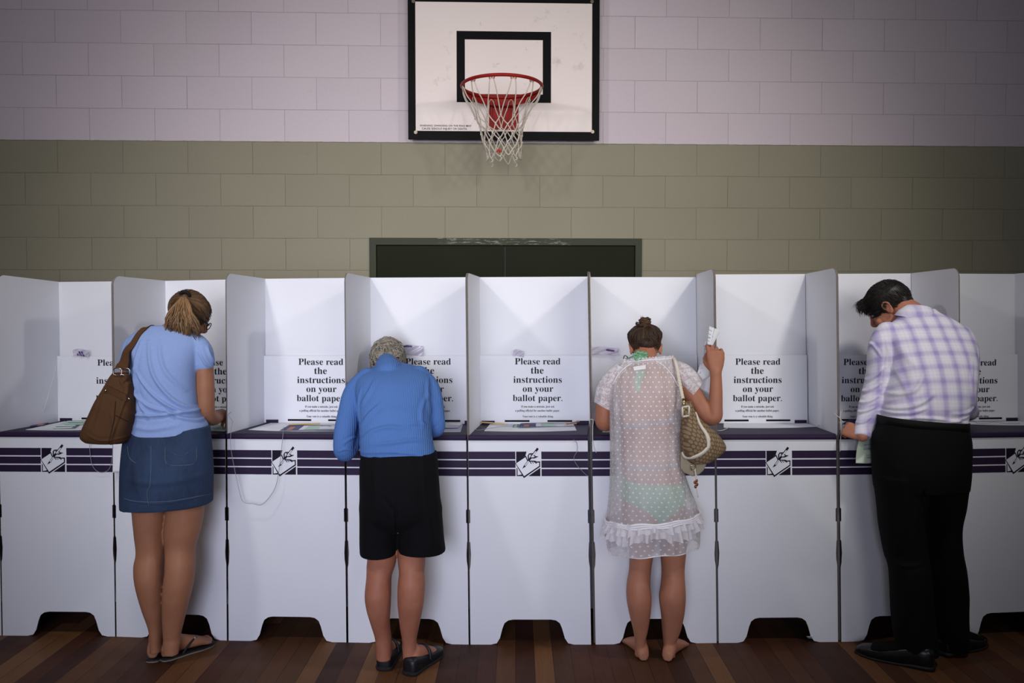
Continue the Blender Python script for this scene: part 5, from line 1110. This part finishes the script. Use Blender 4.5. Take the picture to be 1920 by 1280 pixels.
mb=MB(); q=at(1300,876,-1.70); mb.tube(spline([q+Vector((-.008,0,.008)),q+Vector((.008,0,.008)),q+Vector((.008,0,-.01)),q+Vector((-.008,0,-.01))],20,True),.0025,6,closed=True); mb.build('lower_buckle',M_GOLD,BG2,True)
mb=MB(); mb.tube(spline([at(1303,880,-1.70),at(1305,892,-1.705),at(1304,906,-1.705)],10),.0035,8); mb.tube(spline([at(1304,908,-1.705),at(1306,918,-1.705),at(1309,932,-1.70)],8),.002,6); tg=mb.build('hanging_cord',M_CREAM,BG2,True)
mb=MB(); 
for a,b in ((1303,904),(1306,901),(1304,912),(1307,908)): mb.add(*ell(tuple(at(a,b,-1.706)),(.006,.005,.008),None,10,8))
mb.build('amber_bead',mat('amber_bead',srgb(120,60,28),.25,.5),tg,True)
# ------------------------------------------------------------------ papers, pencils, strings
M_PAP=mat('white_paper',srgb(232,234,238),.8,.15)
def sheet(name,pts,label,cat,mats,group=None,nx=14,ny=14,fn=None,mi=None,th=.0006):
    "sheet from four corners (tl,tr,br,bl) with fn(u,v)->offset"
    tl,tr,br,bl=[Vector(p) for p in pts]; V=[];F=[];M=[]
    for s in (0,1):
        for i in range(ny+1):
            for j in range(nx+1):
                u,v=j/nx,i/ny; p=tl.lerp(tr,u).lerp(bl.lerp(br,u),v); 
                if fn: p=p+Vector(fn(u,v))
                V.append(p)
    nrm=(tr-tl).cross(bl-tl).normalized()*th; k=(nx+1)*(ny+1)
    for q in range(k): V[q+k]=V[q+k]+nrm
    for s in (0,1):
        for i in range(ny):
            for j in range(nx):
                a=s*k+i*(nx+1)+j; f=(a,a+1,a+nx+2,a+nx+1); F.append(f if s else f[::-1]); M.append(mi(j/nx+.5/nx,i/ny+.5/ny) if mi else 0)
    rim=[i for i in range(nx+1)]+[i*(nx+1)+nx for i in range(1,ny+1)]+[ny*(nx+1)+j for j in range(nx-1,-1,-1)]+[i*(nx+1) for i in range(ny-1,0,-1)]
    for a,b in zip(rim,rim[1:]+rim[:1]): F.append((a,b,b+k,a+k)); M.append(0)
    c0=(tl+tr+br+bl)/4; me=pydata([v-c0 for v in V],F,M); me.shade_smooth(); o=bpy.data.objects.new(name,me); COL.objects.link(o); o.location=c0
    for m in mats: me.materials.append(m)
    tag(o,label,cat,group); return o
M_NAVY=mat('navy_print',srgb(44,46,104),.55,.3); M_GREENP=mat('pale_green_print',srgb(190,214,196),.7,.2); M_ORG=mat('orange_print',srgb(196,124,84),.6,.2); M_TEAL=mat('teal_print',srgb(96,140,120),.6,.2); M_LIN=mat('grey_print',srgb(172,174,182),.7,.2)
ZD=Z_DESK+.0022
def flat(px): return [fld(a,b,.0037) for a,b in px]
lam=lambda amp,ph=0:(lambda u,v:(0,0,max(0,amp*(.5+.5*math.sin(u*4+v*2+ph)))))
def leaf_mi(u,v):
    if v<.12 or v>.9: return 1
    if u<.30: return 3 if (.08<u<.2 and .35<v<.85) else 1
    if u<.40: return 0
    if u<.68: return 2
    return 0 if int(v*9)%3 else 4
sheet('leaflet',flat([(976,794),(1067,793),(1078,799),(971,801.5)]),'navy and pale green leaflet lying on the desk of the booth below the hoop','leaflet',[M_PAP,M_NAVY,M_GREENP,M_ORG,M_LIN],None,32,16,lam(.003),leaf_mi)
sheet('leaflet',flat([(963,796),(973,795),(971,800),(961,801)]),'small teal slip beside the navy leaflet on the desk below the hoop','leaflet',[M_TEAL,M_GREENP],None,8,6,lam(.001),lambda u,v:1 if .3<u<.7 else 0)
sheet('leaflet',flat([(543,797),(636,796),(630,807),(524,807)]),'navy and pale green leaflet on the desk left of the blue sweater','leaflet',[M_PAP,M_NAVY,M_GREENP,M_ORG,M_LIN],None,32,16,lam(.003,2),leaf_mi)
sheet('leaflet',flat([(128,789),(172,789),(160,796),(110,797)]),'pale green leaflet at the back of the desk left of the brown bag','leaflet',[M_GREENP,M_PAP,M_TEAL],None,16,10,lam(.002),lambda u,v:2 if (int(v*7)%3==0 and u>.2) else 0)
sheet('leaflet',flat([(92,797),(152,795),(140,803),(80,804)]),'pale leaflet with teal print in front of the green one by the brown bag','leaflet',[M_GREENP,M_PAP,M_TEAL,M_NAVY],None,16,10,lam(.002,1),lambda u,v:2 if (int(v*7)%3==0 and u>.3) else (3 if u>.85 else 1))
sheet('leaflet',flat([(66,794),(92,791),(82,798),(54,800)]),'dark leaflet at the left corner of the desk by the brown bag','leaflet',[M_NAVY,M_TEAL,M_ORG],None,12,8,lam(.001),lambda u,v:2 if (.4<u<.8 and .4<v<.8) else 0)
sheet('ballot_paper',flat([(392,788),(422,788),(423,808),(390,808)]),'pale green ballot paper under the writing hand of the ponytailed woman','ballot paper',[M_GREENP,M_LIN],None,8,10,lam(.001),lambda u,v:1 if int(v*10)%3==1 and .2<u<.8 else 0)
sheet('ballot_paper',flat([(835,793),(868,793),(858,803),(828,804)]),'white ballot paper at the right elbow of the blue sweater','ballot paper',[M_PAP,M_NAVY],None,10,8,lam(.002),lambda u,v:1 if v>.9 else 0)
sheet('ballot_paper',flat([(602,799),(640,798),(634,804),(596,805)]),'white sheet with a blue line near the left elbow of the blue sweater','ballot paper',[M_PAP,M_NAVY],None,10,8,lam(.002,1),lambda u,v:1 if v<.15 else 0)
sheet('leaflet',flat([(1577,788),(1606,787),(1608,794),(1578,796)]),'navy folded leaflet on the desk by the hand of the man','leaflet',[M_NAVY,M_PAP],None,10,8,lam(.003),lambda u,v:1 if (u>.6 and v<.5) else 0)
sheet('folded_card',[fld(1646,797,.0022+.012),fld(1654,790,.0022+.02),fld(1660,797,.0022+.012),fld(1652,798,.0022+.002)],'small white folded card on the desk between the arm and waist of the man','card',[M_PAP],None,4,4)
# the white sheet hanging over the front between the bag and the denim skirt
yb=FRONT[2].y-.030
sheet('hanging_sheet',[at(212,833,yb),at(233,831,yb),at(233,886,yb),at(211,886,yb)],'white sheet of paper hanging in front of the stripes beside the denim skirt','paper',[M_PAP],None,8,12,lambda u,v:(0,.008*math.sin(u*3),0))
# green ballot paper held by the man, sheets held up by the woman
yp=-1.55
sheet('ballot_paper',[at(1613,816,yp+.02),at(1643,812,yp+.02),at(1646,867,yp-.02),at(1605,868,yp-.02)],'pale green ballot paper hanging from the left hand of the man','ballot paper',[mat('pale_green_paper',srgb(206,222,202),.8,.15),M_LIN],None,24,30,lambda u,v:(-.006*math.sin(v*3),-.012*math.sin(u*3.1),0),lambda u,v:1 if (.3<u<.85 and (abs(v-.36)<.02 or abs(v-.5)<.017 or (u>.45 and (abs(v-.73)<.017 or abs(v-.8)<.017)))) else 0)
def wr_mi(u,v): return 1 if ((u<.35 and int(v*34)%4==1 and int(u*40)%5<2)) else 0
sheet('ballot_paper',[at(1322,640,-1.53),at(1337,643,-1.53),at(1331,705,-1.50),at(1304,722,-1.49)],'long white ballot paper held in the raised hand of the dress woman','ballot paper',[M_PAP,M_LIN],None,30,40,lambda u,v:(.004*math.sin(v*5),.008*math.sin(u*3+v*2),0),wr_mi)
sheet('folded_paper',[at(1330,610,-1.545),at(1350,621,-1.545),at(1336,648,-1.54),at(1326,645,-1.54)],'folded white paper tip sticking up above the raised hand','paper',[M_PAP,M_LIN],None,20,24,lambda u,v:(0,-.006*math.sin(u*3.1),0),lambda u,v:1 if (abs(u-.45-.1*v)<.03 or (u<.3 and int(v*20)%4==0)) else 0)
sheet('ballot_paper',[at(1318,690,-1.49),at(1332,692,-1.49),at(1331,742,-1.485),at(1312,728,-1.485)],'lower fold of white paper showing between the lace sleeve and forearm','ballot paper',[M_PAP],None,8,8,lambda u,v:(0,.006*math.sin(u*3),0))
# pencils: hexagonal body, bare wood tip, lead
M_LEAD=mat('pencil_lead',srgb(40,38,40),.4); M_WOOD=mat('pencil_wood',srgb(222,190,140),.7)
def pencil(a,b,col,label):
    a,b=Vector(a),Vector(b); d=(b-a).normalized(); L=(b-a).length; r=.0038; c0=(a+b)/2; e=empty('pencil',c0,label,'pencil')
    mb=MB(); mb.tube([a,b-d*.014],r,6); mb.build('shaft',col,e)
    mb=MB(); mb.tube([b-d*.014,b-d*.003],[r,.0012],6); mb.build('sharpened_tip',M_WOOD,e)
    mb=MB(); mb.tube([b-d*.003,b],[.0012,.0003],6); mb.build('lead',M_LEAD,e)
zp=ZD+.006
M_YEL=mat('yellow_pencil_paint',srgb(206,178,112),.45,.4); M_OCH=mat('bare_wood_pencil',srgb(178,134,98),.6,.3)
pencil(fld(900,791,.0082+.006),fld(951,795,.0082),M_YEL,'yellow pencil at the left of the desk below the hoop')
pencil(fld(1086,790,.0082+.008),fld(1058,796,.0082+.004),M_OCH,'bare wood pencil lying on the leaflet below the hoop')
pencil(fld(600,794,.0082),fld(536,796,.0082),M_YEL,'yellow pencil behind the leaflet left of the blue sweater')
pencil(fld(1522,786,.0082),fld(1535,798,.0082),M_OCH,'short orange wood pencil at the right of the bare desk next to the man')
pencil(fl(412,783,1.02),fld(424,795,.0022+.002),M_YEL,'pencil in the writing hand of the ponytailed woman')
M_STR2=mat('grey_string',srgb(150,146,150),.9); M_STRW=mat('white_string',srgb(214,212,210),.9)
def string(pts,r,m,label,n=40):
    P=spline(pts,n); c0=Vector(P[n//2]); V,F=tube(P,r,6); me=pydata([Vector(v)-c0 for v in V],F); me.shade_smooth(); o=link('string',me,m,None,loc=c0); tag(o,label,'string'); return o
y3=FRONT[4].y-.014; y1=FRONT[2].y-.012
string([at(434,772,FRONT[3].y-.010),at(428,778,FRONT[3].y-.006),at(436,790,FRONT[3].y-.012),at(433,806,y3),at(433,840,y3),at(441,885,y3),at(450,925,y3),at(457,941,y3),at(475,944,y3),at(490,946,y3),at(505,932,y3),at(518,908,y3),at(526,860,y3),at(530,820,y3),at(531,809,FRONT[3].y-.012),fld(532,800,.0022+.003)],.0012,M_STR2,'thin grey string looped down the front of the empty booth left of the blue sweater',70)
string([at(168,832,y1),at(169,850,y1),at(173,872,y1),at(184,884,y1),at(198,884,y1),at(207,874,y1),at(211,850,y1),at(212,834,y1)],.0012,M_STR2,'short string loop hanging below the brown shoulder bag')
def divpt(px,py,i,off=.008):
    # a point lying on the right face of divider i
    for q in np.linspace(0,DEP,90):
        u=q/DEP; p=FRONT[i].lerp(BACK[i],u); X=at(px,py,p.y); 
        if X.x-LEAN[i]*X.z>=p.x+off: continue
        return X
    return at(px,py,FRONT[i].y+DEP*.5)
def onpath(a,b,n=8): return [tuple(Vector(a).lerp(Vector(b),k/n)) for k in range(n+1)]
A0=at(108,672,BACK[1].y-.06); A1=fld(72,793,.0022+.003)
string([A0,A0.lerp(A1,.3)+Vector((.012,-.02,-.02)),A0.lerp(A1,.7)+Vector((.012,-.02,-.02)),A1+Vector((.01,0,.0))],.0012,M_STRW,'white string hanging along the grey divider at the left edge')
string([fld(880,801,.0022+.002),fld(895,806,.0022+.003),fld(915,803,.0022+.003),fld(935,800,.0022+.003),fld(955,799,.0022+.003),fld(968,797,.0022+.006)],.0011,M_STR2,'grey string lying across the desk to the yellow pencil below the hoop')
y5=FRONT[6].y-.013
string([fld(1070,798,.0022+.002),at(1076,824,y5),at(1081,830,y5),at(1082,845,y5),at(1076,858,y5),at(1082,872,y5),at(1098,889,y5),at(1105,893,y5)],.0010,M_STR2,'thin string trailing down the front of the booth below the hoop')
y6=FRONT[6].y-.014
string([at(1107,786,FRONT[6].y-.01),at(1112,787,y6),at(1111.5,800,y6),at(1111.5,826,y6),at(1114,840,y6),at(1118,848,y6)],.0016,M_STRW,'white string knotted to the divider left of the sheer dress')
y8=FRONT[8].y-.016
string([at(1564,774,FRONT[8].y+.02),at(1570,780,y8),at(1575,784,y8),at(1577,800,y8),at(1576,830,y8),at(1575,846,y8)],.0018,M_STRW,'thick white string tied to the divider beside the hand of the man')
string([at(1577,770,y8),at(1575.5,784,y8),at(1581,791,y8+.004)],.0020,M_STRW,'short frayed string end at the divider beside the hand of the man')
string([fld(1338,800,.0022+.004),fld(1345,806,.0022+.004),fld(1356,806,.0022+.004),fld(1368,800,.0022+.004)],.0016,M_STRW,'white string curling on the desk behind the tan handbag')
string([fld(1812,790,.0022+.003),fld(1826,789,.0022+.003),fld(1834,793,.0022+.003),fld(1850,793,.0022+.003),fld(1862,791,.0022+.003),fld(1874,792,.0022+.003),fld(1890,794,.0022+.003),fld(1912,793,.0022+.003)],.0010,M_STR2,'grey string wavering across the desk at the right edge')
# clear plastic sleeves tucked above the instruction panels
M_CLR=mat('clear_plastic_sleeve',srgb(214,208,226),.12,.6,Alpha=.42); M_PST=mat('purple_label_print',srgb(84,62,120),.4,.4)
def sleeve_bag(px0,py0,px1,py1,i,label,cr):
    yy=BACK[i].y-.034; rg=random.Random(px0)
    o=sheet('plastic_sleeve',[at(px0,py0,yy),at(px1,py0,yy),at(px1,py1,yy),at(px0,py1,yy)],label,'plastic sleeve',[M_CLR,M_PST],None,24,12,lambda u,v:(0,-.010*abs(math.sin(u*7+v*4))-.004*math.sin(v*9+u*13),.004*math.sin(u*5)),lambda u,v:1 if cr(u,v) else 0,.0008); return o
sleeve_bag(752,647,794,666,4,'clear plastic sleeve with purple print above the head of the blue sweater person',lambda u,v:.12<v<.24 and u<.5)
sleeve_bag(1108,651,1160,665,6,'flat clear plastic sleeve with purple label left of the bun',lambda u,v:.25<v<.5 and .55<u<.85)
sleeve_bag(138,655,168,668,1,'crumpled clear plastic sleeve with purple print by the left booth sign',lambda u,v:v>.35 and abs(u-.5)<.3*v and int(u*24)%3<2)
sleeve_bag(962,656,982,668,5,'tiny clear plastic tab above the sign below the hoop',lambda u,v:False)
mb_=sheet('paper_scrap',[fl(1512,1193,.03),fl(1524,1192,.03),fl(1526,1198,.003),fl(1516,1197,.003)],'scrap of white paper under the booth left of the man','paper',[M_PAP],None,4,4)
